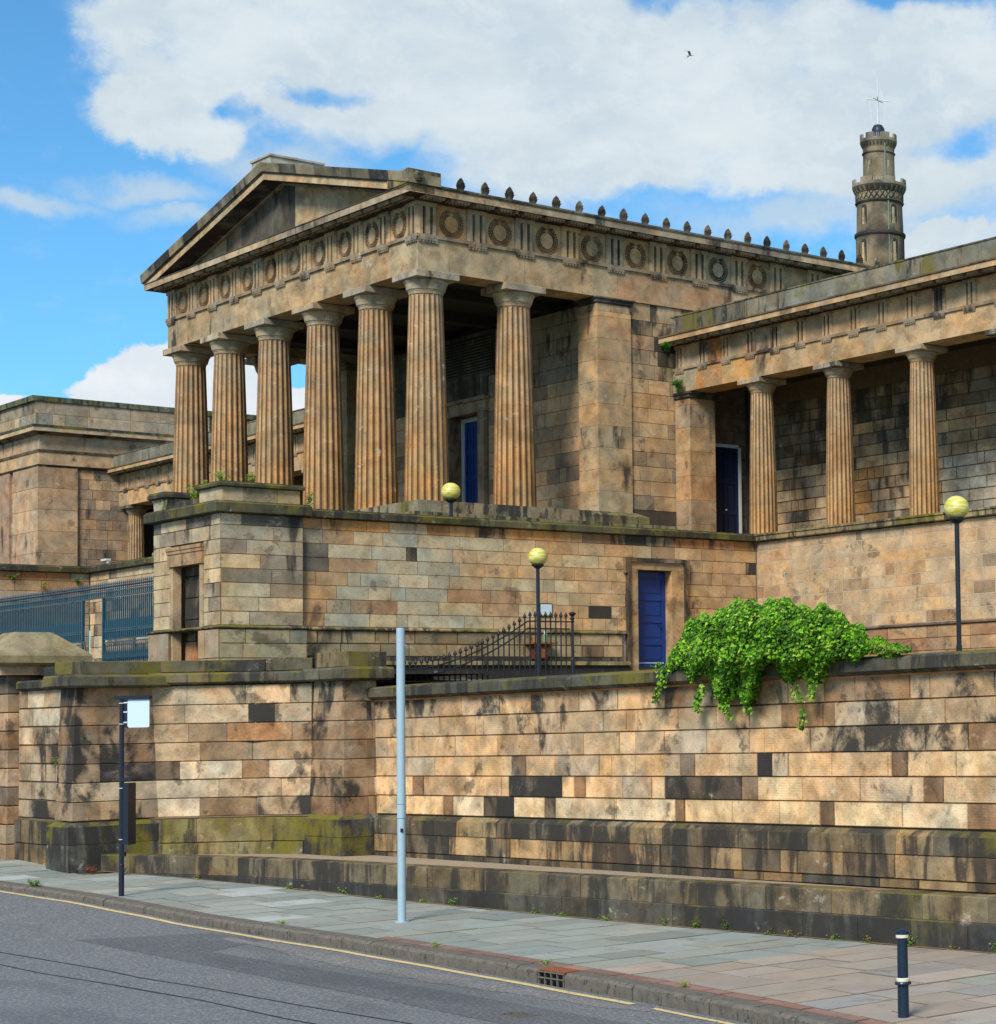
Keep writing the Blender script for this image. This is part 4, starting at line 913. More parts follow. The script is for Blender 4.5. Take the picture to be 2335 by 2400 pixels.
# gutter edge, antefixes, corner block with lion mask
m = MB((.16, .16, .14, .3)); m.ext([(.1, 17.523), (.5, 17.508), (.52, 17.53), (.52, 17.58), (.1, 17.60)], (0, 0, 0), Y_, X_, .37, YL); m.build('eaves_edge', 'temple_stone', tem)
af = MB((.10, .095, .085, .35)); pr_ = [(-.075, 0), (.075, 0), (.11, .07), (.118, .13), (.098, .18), (.100, .20), (.07, .25), (.068, .265), (0, .335), (-.068, .265), (-.07, .25), (-.100, .20), (-.098, .18), (-.118, .13), (-.11, .07)]
af.loft([[(.03, a, z) for a, z in pr_], [(-.05, a*.9, z*.97) for a, z in pr_]])
for k in range(-3, 4):
    t_ = k*.36; P = lambda r1, w_: (.03, math.sin(t_)*r1, .03+math.cos(t_)*r1)
    c_, s_ = math.cos(t_), math.sin(t_)
    af.add([(.03, s_*.05-c_*.014, .03+c_*.05), (.03, s_*.05+c_*.014, .03+c_*.05), (.034, s_*.17+c_*.022, .05+c_*.19), (.034, s_*.17-c_*.022, .05+c_*.19), (.075, s_*.15, .05+c_*.17)], [(0, 1, 4), (1, 2, 4), (2, 3, 4), (3, 0, 4)])
A0 = af.build('antefix', 'grime_stone', tem, at=(0, 0, 0)); A0.location = Vector((.47, 1.0, 17.575))-ORG[tem.name]; ORG[A0.name] = Vector((.47, 1.0, 17.575))
for i in range(1, 30):
    y = 1.0+i*.742
    c = child_copy(A0, tem, (.47, y, 17.575)); c.rotation_euler = (R.uniform(-.05, .05), R.uniform(-.04, .04), R.uniform(-.1, .1)); c.scale = (1, R.uniform(.92, 1.06), R.uniform(.93, 1.05))
m = MB((.2, .2, .1, .1)); m.box(-.55, .56, -.575, .365, 17.525, 17.90); m.build('corner_block', 'coping_stone', tem)
ln = MB((.16, .15, .1, .3)); ln.lathe(0, 0, [(.02, -.14), (.10, -.12), (.14, -.05), (.145, .03), (.12, .10), (.05, .145)], 12)
ln.v = [(x*.8+.02, y, z) for x, y, z in ln.v]
ln.box(.10, .19, -.05, .05, -.07, .02); ln.box(.11, .17, -.04, .04, -.115, -.085); ln.box(.09, .13, -.085, -.03, .03, .06); ln.box(.09, .13, .03, .085, .03, .06)
ln.v = [(x+.56, y-.30, z+17.70) for x, y, z in ln.v]; ln.build('lion_mask', 'grime_stone', tem)
# porch interior: front wall, antae, ceiling, door, louvred panel
INT = [(3, (.50, .37, .25), -.1), (2, (.44, .33, .23), .0), (1, (.54, .40, .27), -.2), (.6, (.25, .2, .16), .3)]
DX0, DX1, DZ = -8.6, -6.8, 12.95
wl = MB(); 
for bx in ((-14.45, DX0-.02, 5.99, 6.5, 9.3, 15.4), (DX1+.02, -.9, 5.99, 6.5, 9.3, 15.4), (DX0-.02, DX1+.02, 5.99, 6.5, DZ+.02, 15.4)): wl.box(*bx)
wl.build('porch_wall_core', 'mortar', tem)
zsP = [9.33, 9.95, 10.38, 10.8, 11.22, 11.64, 12.06, 12.48, 12.9, 13.32, 13.74, 14.16, 14.58, 15.0, 15.4]
courses(tem, (0, 5.95, 0), X_, mY, -6.3, -.96, zsP, lambda s, z, k, i, r: pick(INT, r) if z < 13.3 else (.28, .25, .205, .25), 'ashlar', avg=1.0, seed=5, g=.003, ch=.006, name='porch_wall_stone')  # upper courses tinted darker: porch shade painted into the stone
courses(tem, (0, 5.95, 0), X_, mY, -14.4, -9.1, zsP, lambda s, z, k, i, r: pick(INT, r) if z < 13.3 else (.09, .09, .095, .3), 'ashlar', avg=1.3, seed=6, g=.003, ch=.006, name='porch_wall_stone')  # same painted shade on the upper courses, deeper at this end
m = MB((.12, .11, .1, .4)); m.box(-9.1, -6.3, 5.9, 6.0, 13.45, 14.0); m.box(-9.5, -5.9, 5.88, 6.0, 14.0, 14.12); m.box(-9.5, -5.9, 5.88, 6.0, 15.28, 15.39); m.build('panel_frame', 'temple_stone', tem)
for k in range(12): m = MB((.10, .11, .10, .2)); z = 14.17+k*.092; m.loft([[(-9.4, 5.93, z), (-9.4, 5.86, z-.035), (-9.4, 5.86, z), (-9.4, 5.93, z+.035)], [(-6.0, 5.93, z), (-6.0, 5.86, z-.035), (-6.0, 5.86, z), (-6.0, 5.93, z+.035)]]); m.build('louvre_slat', 'temple_stone', tem)
m = MB((.05, .05, .05, 0)); m.box(-9.5, -5.9, 5.935, 5.98, 14.1, 15.3); m.build('louvre_backing', 'dark_ceiling', tem)
m = MB((.34, .28, .21, .1)); m.box(DX0-.36, DX0, 5.86, 5.99, 9.33, DZ); m.box(DX1, DX1+.36, 5.86, 5.99, 9.33, DZ); m.box(DX0-.5, DX1+.5, 5.84, 5.99, DZ+.002, DZ+.34); m.box(DX0-.58, DX1+.58, 5.74, 5.99, DZ+.343, DZ+.45); m.build('door_surround', 'temple_stone', tem)
m = MB((.28, .22, .17, .2)); m.box(DX0-.02, DX0, 6.0, 6.5, 9.33, DZ); m.box(DX1, DX1+.02, 6.0, 6.5, 9.33, DZ); m.box(DX0, DX1, 6.0, 6.5, DZ, DZ+.02); m.build('door_reveal', 'temple_stone', tem)
m = MB(); m.box(DX0, DX0+.16, 6.38, 6.5, 9.33, DZ-.12); m.box(DX1-.1, DX1, 6.38, 6.5, 9.33, DZ-.12); m.box(DX0, DX1, 6.38, 6.5, DZ-.12, DZ); m.build('door_frame', 'white_paint', tem)
def door(parent, o, u, n, w_, h, z0, mat, rows_=3, colsn=2, knob=False, name='door'):
    o = Vector(o); P = lambda a, d, q: o+u*a+n*d+Vector((0, 0, q))
    m = MB(); bx = lambda a0, a1, d0, d1, q0, q1: m.hexa([P(a0, d0, q0), P(a1, d0, q0), P(a1, d1, q0), P(a0, d1, q0), P(a0, d0, q1), P(a1, d0, q1), P(a1, d1, q1), P(a0, d1, q1)])
    bx(0, w_, -.05, 0, z0, z0+h); st = .11*min(1, w_/.9)
    cw = (w_-st)/colsn; rh = (h-st*1.4)/rows_
    for i in range(colsn+1): bx(i*cw, i*cw+st, .0005, .028, z0, z0+h)
    for j in range(rows_+1):
        for i in range(colsn): bx(i*cw+st+.0005, (i+1)*cw-.0005, .0005, .027, z0+j*rh, z0+j*rh+(st*1.4 if j in (0, rows_) else st*1.2))
    d = m.build(name, mat, parent)
    for i in range(colsn):
        for j in range(rows_):
            m = MB(); lo_ = z0+j*rh+st*1.4+.05; hi_ = z0+(j+1)*rh-.05; bx(i*cw+st+.05, (i+1)*cw-.05, .0005, .016, lo_, hi_); q = m.build('panel', mat, d)
    if knob: m = MB(); c = P(w_*.5, .05, z0+h*.36); m.lathe(c.x, c.y, [(.01, c.z-.03), (.03, c.z-.015), (.03, c.z+.015), (.01, c.z+.03)], 10); m.build('knob', 'white_paint', d)
    return d
door(tem, (DX0+.17, 6.44, 0), X_, mY, DX1-DX0-.28, DZ-.13-9.34, 9.34, 'blue_paint', 4, 4)
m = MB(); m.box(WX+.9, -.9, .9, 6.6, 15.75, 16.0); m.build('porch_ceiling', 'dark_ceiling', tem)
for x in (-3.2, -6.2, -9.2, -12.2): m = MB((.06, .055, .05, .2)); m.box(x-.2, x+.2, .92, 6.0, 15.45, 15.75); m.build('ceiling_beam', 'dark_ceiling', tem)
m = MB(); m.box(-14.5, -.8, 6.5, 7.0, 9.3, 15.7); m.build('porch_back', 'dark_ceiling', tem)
# antae and flank walls
AN = [(3, (.43, .33, .205), .0), (2, (.40, .33, .22), .1), (1, (.45, .31, .18), 0)]
zA = [9.33, 9.92, 10.53, 11.15, 11.77, 12.39, 13.01, 13.63, 14.25, 14.87, 15.02, 15.235]
ra = random.Random(6)
for x0, x1 in ((-.96, .0), (WX, WX+.96)):
    for a, b in zip(zA, zA[1:]):
        c = .006; m = MB(pick(AN, ra)); m.loft([[(x0+i, 5.6+i, z), (x1-i, 5.6+i, z), (x1-i, 6.74-i, z), (x0+i, 6.74-i, z)] for z, i in ((a+.002, c), (a+.002+c, 0), (b-.002-c, 0), (b-.002, c))]); m.build('anta_block', 'temple_stone', tem)
    m = MB((.09, .09, .095, .4)); m.loft([[(x0-i, 5.6-i, z), (x1+i, 5.6-i, z), (x1+i, 6.74+i, z), (x0-i, 6.74+i, z)] for z, i in ((15.237, .0), (15.27, .05), (15.35, .05), (15.37, .10), (15.41, .10))]); m.build('anta_capital', 'grime_stone', tem)
    m = MB((.16, .17, .1, .1)); m.loft([[(x0-i, 5.6-i, z), (x1+i, 5.6-i, z), (x1+i, 6.74+i, z), (x0-i, 6.74+i, z)] for z, i in ((9.0, .33), (9.2, .33), (9.33, .06))]); m.build('anta_base', 'coping_stone', tem)
zF = [9.02, 9.45, 9.87, 10.29, 10.71, 11.13, 11.55, 11.97, 12.39, 12.81, 13.23, 13.65, 14.07, 14.49, 14.91, 15.41]
FL = [(3, (.40, .30, .19), .1), (2, (.36, .27, .18), .15), (1, (.24, .2, .15), .3), (1, (.44, .33, .21), 0)]
def flt(s, z, k, i, r):
    c = list(pick(FL, r)); d = max(0, 1-math.hypot((s-8.0)/.9, (z-14.3)/1.3)); c[3] += d*1.2+(1.0 if z < 9.5 else 0)
    return tuple(c)
courses(tem, (-.06, 0, 0), Y_, X_, 6.75, 8.6, zF, flt, 'ashlar', avg=.8, seed=12, g=.003, ch=.008, name='flank_wall_stone')
courses(tem, (-.06, 0, 0), Y_, X_, 8.6, 14, [8.5]+zF[:-1]+[15.41], lambda s, z, k, i, r: (.14, .12, .1, .2), 'ashlar', avg=1.6, seed=14, g=.003, ch=.008, name='flank_wall_stone')
m = MB(); m.box(WX+.1, -.1, 6.76, YL, 8.3, 15.4); m.build('body_core', 'mortar', tem)

# ------------------------------------------------------------------ colonnaded wings
def wing(east):
    nm = 'colonnade_wing'
    L_ = 24.2 if east else 23.85
    MX = (lambda x: x) if east else (lambda x: WX-x)
    xf = None if east else (lambda p: Vector((WX-p.x, p.y, p.z)))
    lab = 'right-hand colonnade wing with three slim fluted Doric columns before a dark rubble back wall' if east else 'far left colonnade wing seen behind the temple columns with mossy parapet'
    w = empty(nm, (MX(10), 8.6, 8.3), lab, 'building')
    r = random.Random(31 if east else 37)
    U = X_
    def ext(prof, a, b, name, mat, tint, y=8.2):
        m = MB(tint, xf); m.ext(prof, (0, y, 0), X_, mY, a, b)
        if name == 'cornice_block': soot(m, (0, 1, 2, 3, 4)); soot(m, (6, 7, 8), (.13, .11, .085, .3))  # underside tint: soot plus painted-in cornice shade
        return m.build(name, mat, w)
    # floor and cap are part of the terrace; columns:
    xs_ = [3.545+3.257*i for i in range(7)]; xs_ = [x for x in xs_ if x < L_-.3]
    if east: ps = [make_column(w, 'column', xs_[i], 8.62, 8.5, 12.88, .395, .305, .42, .485, .24, .145, 5, seed=70+i) for i in range(2)]
    else: ps = [make_column(w, 'column', MX(xs_[0]), 8.62, 8.5, 12.88, .395, .305, .42, .485, .24, .145, 5, seed=77)]
    for i, x in enumerate(xs_[len(ps):]): copy_column(ps[i % len(ps)], w, MX(x), 8.62, 8.5)
    AR = [(3, (.48, .36, .22), -.1), (2, (.44, .34, .22), 0), (1, (.50, .33, .18), -.1)]
    a = .0
    for b in [1.1, 2.3, 3.55, 6.8, 10.05, 13.3, 16.6, 19.8, 23.0, L_]:
        if b > L_: b = L_
        if b-a < .1: break
        m = MB({0: (.34, .30, .22, .1), 1.1: (.45, .25, .09, -.1), 2.3: (.50, .32, .14, -.2)}.get(a) if east and a < 3 else pick(AR, r), xf); m.box(a+.002, b-.002, 8.2, 9.0, 12.885, 13.52); m.build('architrave_block', 'temple_stone', w); a = b
    ext([(-.1, 13.523), (.045, 13.523), (.045, 13.6), (-.1, 13.6)], .02, L_, 'taenia', 'temple_stone', (.30, .24, .17, .3))
    n = int((L_-.4)/1.085)
    T1 = MB((.36, .28, .2, .35), xf)
    for i in range(-1, n+1):
        s = 1.42+1.085*i
        if s > L_-.3 or s < .2: continue
        # built in plain coordinates, then mirrored by hand for the far wing
        oo = (0, 8.2, 0)
        t_ = triglyph(oo, X_, mY, s, w, pick([(2, (.40, .31, .21), .35), (1, (.45, .35, .23), .1)], r), w_=.42, z0=13.6, z1=14.24, t=.018, d0=-.06)
        g_ = regula(oo, X_, mY, s, w, w_=.42, z=13.523, sc_=.8)
        if not east:
            for q in (t_, g_): p_ = ORG[q.name].copy(); p_.x = WX-p_.x; ORG[q.name] = p_; q.location = p_-ORG[w.name]
        a0, a1 = MX(s+.212), MX(min(s+1.085-.212, L_)); a0, a1 = min(a0, a1), max(a0, a1)
        if a1-a0 > .1:
            tn = (.42, .20, .08, .1) if east and i in (0,) else None
            metope(oo, X_, mY, a0, a1, w, z0=13.6, z1=14.24, d=-.035, tint=tn or pick([(3, (.46, .35, .22), -.1), (1, (.42, .33, .23), .1)], r))
    ext([(-.8, 13.6), (-.14, 13.6), (-.14, 14.24), (-.8, 14.24)], .02, L_, 'frieze_backing', 'temple_stone', (.2, .17, .12, .2))
    s = .0
    for e in [x*2.35 for x in range(1, 12)]:
        e = min(e, L_)
        if e-s < .1: break
        ext([(-.2, 14.245), (.06, 14.245), (.06, 14.30), (.47, 14.31), (.47, 14.29), (.5, 14.29), (.5, 14.43), (.53, 14.44), (.53, 14.48), (-.2, 14.52)], s+.004, e-.004, 'cornice_block', 'temple_stone', pick([(2, (.50, .38, .24), -.2), (1, (.44, .33, .2), 0)], r)); s = e
    k = 0; c = .3
    while c < L_-.2 and k < 60: 
        s_ = MX(c+.0); mutule((0, 8.2, 0), X_, mY, s_, w, w_=.40, z=14.305, d0=.09, d1=.42, h=.05, ng=6); c += .5425; k += 1
    s = .35; k = 0
    while s < L_-.05:
        e = min(L_, s+r.uniform(1.1, 1.9)); t_ = (.17, .185, .17, -.15) if s > 2 or not east else (.10, .11, .10, .2)
        m = MB((*jit(t_, .12, r), t_[3]), xf); m.box(s+.003, e-.003, 7.95, 8.35, 14.50, 15.02); m.build('parapet_stone', 'coping_stone', w); s = e; k += 1
    if True:
        m = MB((.14, .14, .12, .2), xf); m.box(.25, L_, 7.93, 8.37, 15.022, 15.06); m.build('parapet_cap', 'coping_stone', w)
    # anta at the temple end
    zz = [8.5, 9.05, 9.75, 10.45, 11.15, 11.85, 12.5, 12.69]
    for a, b in zip(zz, zz[1:]):
        cc = .006; m = MB(pick([(2, (.42, .31, .19), .1), (.6, (.43, .29, .17), .1), (1, (.34, .27, .2), .3)], r), xf); m.loft([[(.02, 8.25+i, z), (.72-i, 8.25+i, z), (.72-i, 9.15-i, z), (.02, 9.15-i, z)] for z, i in ((a+.002, cc), (a+.002+cc, 0), (b-.002-cc, 0), (b-.002, cc))]); m.build('anta_block', 'temple_stone', w)
    m = MB((.09, .085, .085, .4), xf); m.loft([[(.02, 8.25-i, z), (.72+i, 8.25-i, z), (.72+i, 9.15+i, z), (.02, 9.15+i, z)] for z, i in ((12.69, .0), (12.72, .05), (12.8, .05), (12.82, .09), (12.88, .09))]); m.build('anta_capital', 'grime_stone', w)
    # back wall, ceiling, roof
    zB = [8.5+i*.325 for i in range(14)]
    if east:
        RB = [(3, (.40, .33, .235), .1), (2, (.46, .37, .26), .0), (2, (.30, .26, .21), .25), (1, (.52, .41, .27), -.1)]
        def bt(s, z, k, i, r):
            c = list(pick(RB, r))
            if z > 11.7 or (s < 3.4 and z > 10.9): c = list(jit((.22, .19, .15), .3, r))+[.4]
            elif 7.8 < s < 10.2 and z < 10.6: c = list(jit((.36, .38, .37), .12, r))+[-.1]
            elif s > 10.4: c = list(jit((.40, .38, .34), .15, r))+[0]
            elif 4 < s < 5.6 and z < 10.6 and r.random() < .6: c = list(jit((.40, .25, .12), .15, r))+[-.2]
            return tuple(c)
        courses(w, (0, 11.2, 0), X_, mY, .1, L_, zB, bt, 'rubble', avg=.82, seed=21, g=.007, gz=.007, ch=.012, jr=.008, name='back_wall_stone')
        m = MB(); m.box(.1, L_, 11.225, 11.6, 8.4, 13.4); m.build('back_wall_mortar', 'mortar', w)
    else: m = MB((.2, .16, .11, .3), xf); m.box(.1, L_, 11.2, 11.6, 8.4, 13.4); m.build('back_wall', 'rubble', w)
    m = MB(xf=xf); m.box(.1, L_, 9.0, 11.6, 13.3, 13.5); m.build('ceiling', 'dark_ceiling', w)
    m = MB((.12, .11, .1, .3), xf); m.box(.1, L_, 8.37, 12, 14.3, 14.5); m.build('wing_roof', 'lead_roof', w)
    m = MB(xf=xf); m.box(L_-.3, L_, 9.0, 11.6, 8.5, 14.3); m.build('end_wall', 'dark_ceiling', w)
    if east:
        door(w, (.06, 9.52, 0), Y_, X_, .95, 2.88, 8.56, 'dark_blue_paint', 3, 2, knob=True)
        m = MB(); m.box(.0, .13, 10.48, 10.56, 8.5, 11.47); m.box(.0, .11, 9.46, 10.48, 11.45, 11.55); m.build('door_frame', 'white_paint', w)
        m = MB(); m.tube([(.12, 10.8, 8.55), (.12, 10.8, 13.2)], .045, 10); m.tube([(.12, 10.8, 9.9), (.12, 10.8, 10.0)], .06, 10); m.build('drainpipe', 'iron_black', w)
    return w
wing(True); wing(False)

# ------------------------------------------------------------------ far left end block
eb = empty('end_pavilion', (-43, 8, 8.5), 'plain square stone block with pilasters and parapet at the far left', 'building')
re_ = random.Random(77)
EB = [(3, (.37, .28, .20), .05), (2, (.42, .32, .22), 0), (2, (.31, .24, .18), .15), (1, (.24, .21, .18), .2)]
zE = [8.5+.42*i for i in range(15)]
m = MB(); m.box(-52, -39.33, 4.98, 16, 8.2, 14.5); m.build('core', 'mortar_pale', eb)
courses(eb, (-39.3, 0, 0), Y_, X_, 6.47, 10.5, zE, lambda s, z, k, i, r: pick(EB, r), 'ashlar', avg=.85, seed=1, g=.004, ch=.008)
courses(eb, (0, 4.95, 0), X_, mY, -46, -41.97, zE, lambda s, z, k, i, r: pick(EB, r), 'ashlar', avg=.6, seed=2, g=.008, ch=.01)
zP = [8.5, 9.1, 9.9, 10.8, 11.7, 12.6, 13.5, 14.38]
for a, b in zip(zP, zP[1:]):
    for x0, x1, y0, y1 in ((-41.95, -39.18, 4.83, 6.45),):
        m = MB(pick(EB, re_)); c = .01; m.loft([[(x0+i, y0+i, z), (x1-i, y0+i, z), (x1-i, y1-i, z), (x0+i, y1-i, z)] for z, i in ((a+.004, c), (a+.004+c, 0), (b-.004-c, 0), (b-.004, c))]); m.build('pilaster_block', 'ashlar', eb)
m = MB((.3, .22, .17, .2)); m.box(-43.6, -42.4, 4.85, 5.2, 8.5, 14.38); m.build('pilaster_block', 'ashlar', eb)
def ring_band(z0, z1, o0, o1, name, tint, mat='ashlar'):
    m = MB(tint); m.loft([[(-52, 4.9-o, z), (-39.23+o, 4.9-o, z), (-39.23+o, 16, z), (-52, 16, z)] for z, o in ((z0, o0), (z1, o1))]); m.build(name, mat, eb)
ring_band(14.38, 14.47, .04, .10, 'pilaster_cap', (.07, .07, .07, .4)); ring_band(14.475, 15.0, .0, .0, 'frieze_band', (.41, .32, .22, 0)); ring_band(15.0, 15.1, .03, .08, 'string_course', (.2, .17, .13, .3))
ring_band(15.1, 15.72, .0, .0, 'frieze_band', (.38, .30, .22, .05)); ring_band(15.72, 15.82, .05, .34, 'bed_moulding', (.16, .14, .12, .3)); ring_band(15.825, 15.99, .38, .40, 'cornice', (.50, .41, .29, -.2)); ring_band(15.993, 16.09, .42, .42, 'cornice_top', (.11, .115, .11, .3), 'coping_stone')
m = MB(); m.box(-51, -38.95, 4.7, 15, 16.0, 17.05); m.build('parapet_core', 'mortar', eb)
PA = [(2, (.27, .26, .22), .0), (1, (.17, .17, .155), .1), (2, (.34, .30, .235), -.1)]
for o, u, n, s0, s1, sd in (((-38.88, 0, 0), Y_, X_, 4.62, 12, 4), ((0, 4.62, 0), X_, mY, -50, -38.88, 5)):
    courses(eb, o, u, n, s0, s1, [16.09, 16.55, 17.05], lambda s, z, k, i, r: pick(PA, r), 'ashlar', avg=1.3, seed=sd, g=.003, ch=.006, name='parapet_stone')
ring_band(17.055, 17.27, .40, .42, 'parapet_cap', (.12, .15, .12, .1), 'coping_stone')

# ------------------------------------------------------------------ terrace walls
zT = [5.79, 6.10, 6.42, 6.74, 7.06, 7.385, 7.71, 8.035, 8.29]
TR = [(3, TAN, .05), (2, WARM, .0), (2, BUFF, .1), (1, BROWN, .15), (.7, ORNG, .1)]
def flank_t(s, z, k, i, r):
    if z > 8.0: return pick([(2, ORNG, .35), (1, (.4, .35, .26), .5), (1, (.5, .42, .3), .3), (1, BROWN, .4), (1, (.55, .30, .12), .3)], r)
    d = (s+5.2)/9.3                                   # 0 by the corner pavilion, 1 by the door
    if z < 5.7: return pick([(3, (.28, .245, .165), .1), (1, (.22, .19, .13), .2)], r) if d < .8 else pick(TR, r)
    if s < -4.3 and 6.9 < z < 7.8: return (.12, .12, .11, .3)
    if s < -4.2: return pick([(1, (.36, .32, .24), .2), (1, (.36, .25, .15), .1)], r)
    if r.random() < .035: return (.2, .17, .13, .9)
    if d < .42: return pick([(4, (.37, .375, .315), -.1), (2, (.43, .40, .30), -.1), (.5, (.33, .24, .16), 0)], r)
    if d < .62: return pick([(2, (.41, .36, .25), 0), (.8, (.38, .26, .16), .1), (2, TAN, 0)], r)
    if d < 1.03: return pick([(4, (.50, .37, .22), -.2), (2, (.45, .33, .2), -.1), (1, (.52, .43, .28), -.2)], r)
    return pick([(3, (.47, .33, .185), -.1), (1, (.34, .24, .15), .1), (1, (.44, .31, .18), 0)], r)
tw = empty('terrace_wall', (3.85, 1.5, 4.9), 'tall terrace wall of mixed grey and tan ashlar with blue panelled door', 'wall')
hd = [(3.80, 5.60, 4.5, 7.72)]
courses(tw, (3.85, 0, 0), Y_, X_, -5.2, 8.08, zT, flank_t, 'ashlar', avg=.85, seed=44, holes=hd, g=.003, ch=.007, dep=.1)
courses(tw, (3.91, 0, 0), Y_, X_, -5.18, 3.6, [5.10, 5.40, 5.70], flank_t, 'ashlar', avg=.9, seed=46, g=.007, ch=.012, dep=.1)
courses(tw, (3.91, 0, 0), Y_, X_, 5.85, 8.05, [4.5, 4.8, 5.10, 5.40, 5.70], flank_t, 'ashlar', avg=.9, seed=47, g=.005, ch=.01, dep=.1)
m = MB((.30, .27, .18, .2)); m.ext([(-.1, 5.705), (.075, 5.705), (.10, 5.72), (.10, 5.75), (.05, 5.785), (-.1, 5.785)], (3.86, 0, 0), Y_, X_, -5.1, 3.7); m.ext([(-.1, 5.705), (.075, 5.705), (.10, 5.72), (.10, 5.75), (.05, 5.785), (-.1, 5.785)], (3.86, 0, 0), Y_, X_, 5.8, 8.0); m.build('string_course', 'coping_stone', tw)
m = MB((.09, .095, .09, .3)); m.box(3.6, 3.99, -5.1, 3.45, 5.0, 5.095); m.build('base_band', 'coping_stone', tw)
m = MB((.24, .235, .14, .0)); m.box(3.6, 4.12, -5.1, 3.7, 4.90, 4.995); m.build('base_ledge', 'coping_stone', tw)
m = MB((.05, .052, .055, .4)); m.box(3.6, 4.06, -5.1, 3.7, 4.2, 4.895); m.build('base_footing', 'plinth_stone', tw)
m = MB(); m.box(2.9, 3.82, -5.2, 4.08, 4.2, 8.28); m.box(2.9, 3.82, 5.20, 8.5, 4.2, 8.28); m.box(2.9, 3.82, 4.08, 5.20, 7.42, 8.28); m.box(2.9, 3.3, 4.0, 5.3, 4.2, 7.42); m.build('core', 'mortar_pale', tw)
m = MB(); m.box(3.605, 3.618, 4.16, 5.08, 4.90, 4.93); m.box(3.629, 3.632, 4.13, 5.1, 4.96, 4.985); m.build('peeled_paint', 'white_paint', tw)
m = MB(); m.lathe(3.665, 4.98, [(.01, 5.93), (.028, 5.945), (.028, 5.975), (.01, 5.99)], 10); m.build('door_knob', 'iron_black', tw)
dd = door(tw, (3.60, 4.10, 0), Y_, X_, 1.07, 2.5, 4.86, 'blue_paint', 4, 1)
m = MB((.45, .32, .18, 0)); m.box(3.6, 3.92, 3.83, 4.09, 4.6, 7.40); m.box(3.6, 3.92, 5.18, 5.57, 4.6, 7.40); m.box(3.6, 3.92, 3.83, 5.57, 7.403, 7.60); m.build('door_surround', 'temple_stone', tw)
m = MB((.17, .13, .09, .4)); m.box(3.6, 3.98, 3.75, 3.828, 4.6, 7.3); m.box(3.6, 3.98, 5.573, 5.66, 4.6, 7.3); m.box(3.6, 3.98, 3.68, 3.828, 7.303, 7.70); m.box(3.6, 3.98, 5.573, 5.73, 7.303, 7.70); m.box(3.6, 3.985, 3.83, 5.57, 7.603, 7.70); m.build('surround_moulding', 'grime_stone', tw)
def cap_run(parent, o, u, n, s0, s1, z0=8.29, z1=8.50, over=.15, back=-.5, seed=1, avg=1.6, name='coping_stone'):
    rr = random.Random(seed); s = s0
    while s < s1-.05:
        e = min(s1, s+avg*rr.uniform(.7, 1.3)); e = s1 if s1-e < .4 else e
        m = MB(pick([(3, (.055, .06, .032), .0), (2, (.08, .085, .05), .0), (1, (.05, .05, .042), .2)], rr))
        m.ext([(back, z0), (over-.04, z0), (over, z0+.02), (over, z1-.05), (over-.03, z1-.02), (over-.03, z1), (back, z1+.01)], o, u, n, s+.003, e-.003, None); m.build(name, 'coping_stone', parent); s = e
cap_run(tw, (3.85, 0, 0), Y_, X_, -5.1, 8.1, seed=4, back=-1.4)
pv = empty('corner_pavilion', (2.2, -6.2, 4.6), 'square terrace corner pavilion with blind doorway and moss-edged cap', 'building')
PV = [(3, (.42, .38, .27), .05), (2, (.47, .41, .29), -.05), (1.5, (.35, .32, .25), .25), (1, (.24, .22, .18), .3)]
zV = [5.79, 6.10, 6.42, 6.74, 7.06, 7.385, 7.71, 8.035, 8.29]
PVF = lambda s, z, k, i, r: pick([(2, (.13, .13, .12), .4), (2, (.38, .34, .27), .3), (1, (.45, .4, .3), .1)], r) if z > 8.0 else pick(PV, r)
courses(pv, (3.97, 0, 0), Y_, X_, -7.16, -5.22, zV, PVF, 'ashlar', avg=1.25, seed=3, g=.003, ch=.008, dep=.1)
NH = (1.38, 3.12)
courses(pv, (0, -7.18, 0), X_, mY, .45, 3.97, zV, PVF, 'ashlar', avg=.62, seed=7, holes=[(NH[0], NH[1], 4, 7.70)], g=.004, ch=.008, dep=.1)
courses(pv, (4.06, 0, 0), Y_, X_, -7.24, -5.16, [4.55, 5.05, 5.38, 5.70], lambda s, z, k, i, r: pick([(2, (.32, .31, .22), .1), (1, (.2, .2, .17), .2)], r), 'ashlar', avg=1.0, seed=8, g=.004, ch=.01, dep=.1)
courses(pv, (0, -7.27, 0), X_, mY, .36, 4.06, [4.55, 5.05, 5.70], lambda s, z, k, i, r: pick([(2, (.25, .22, .18), .2), (1, (.34, .28, .2), .1)], r), 'ashlar', avg=.9, seed=9, holes=[(NH[0]+.1, NH[1]-.1, 4, 7.5)], g=.004, ch=.01, dep=.1)
m = MB((.17, .165, .12, .3)); m.loft([[(.36-i, -7.27-i, z), (4.06+i, -7.27-i, z), (4.06+i, -5.14, z), (.36-i, -5.14, z)] for z, i in ((5.703, 0), (5.73, .03), (5.75, .03), (5.787, -.07))]); 
m.build('base_moulding', 'coping_stone', pv)
m = MB(); m.box(.5, NH[0]+.02, -7.13, -5.2, 4.3, 8.28); m.box(NH[1]-.02, 3.93, -7.13, -5.2, 4.3, 8.28); m.box(NH[0]+.02, NH[1]-.02, -7.13, -5.2, 7.62, 8.28); m.box(NH[0]-.1, NH[1]+.1, -6.3, -5.2, 4.3, 7.62); m.build('core', 'mortar', pv)
m = MB((.38, .27, .17, .2)); m.box(NH[0]-.04, NH[1]+.04, -7.24, -7.0, 7.22, 7.5); m.box(NH[0]-.06, NH[1]+.05, -7.26, -7.0, 7.503, 7.58); m.box(NH[0]-.08, NH[1]+.06, -7.28, -7.0, 7.583, 7.66); m.build('niche_lintel', 'temple_stone', pv)
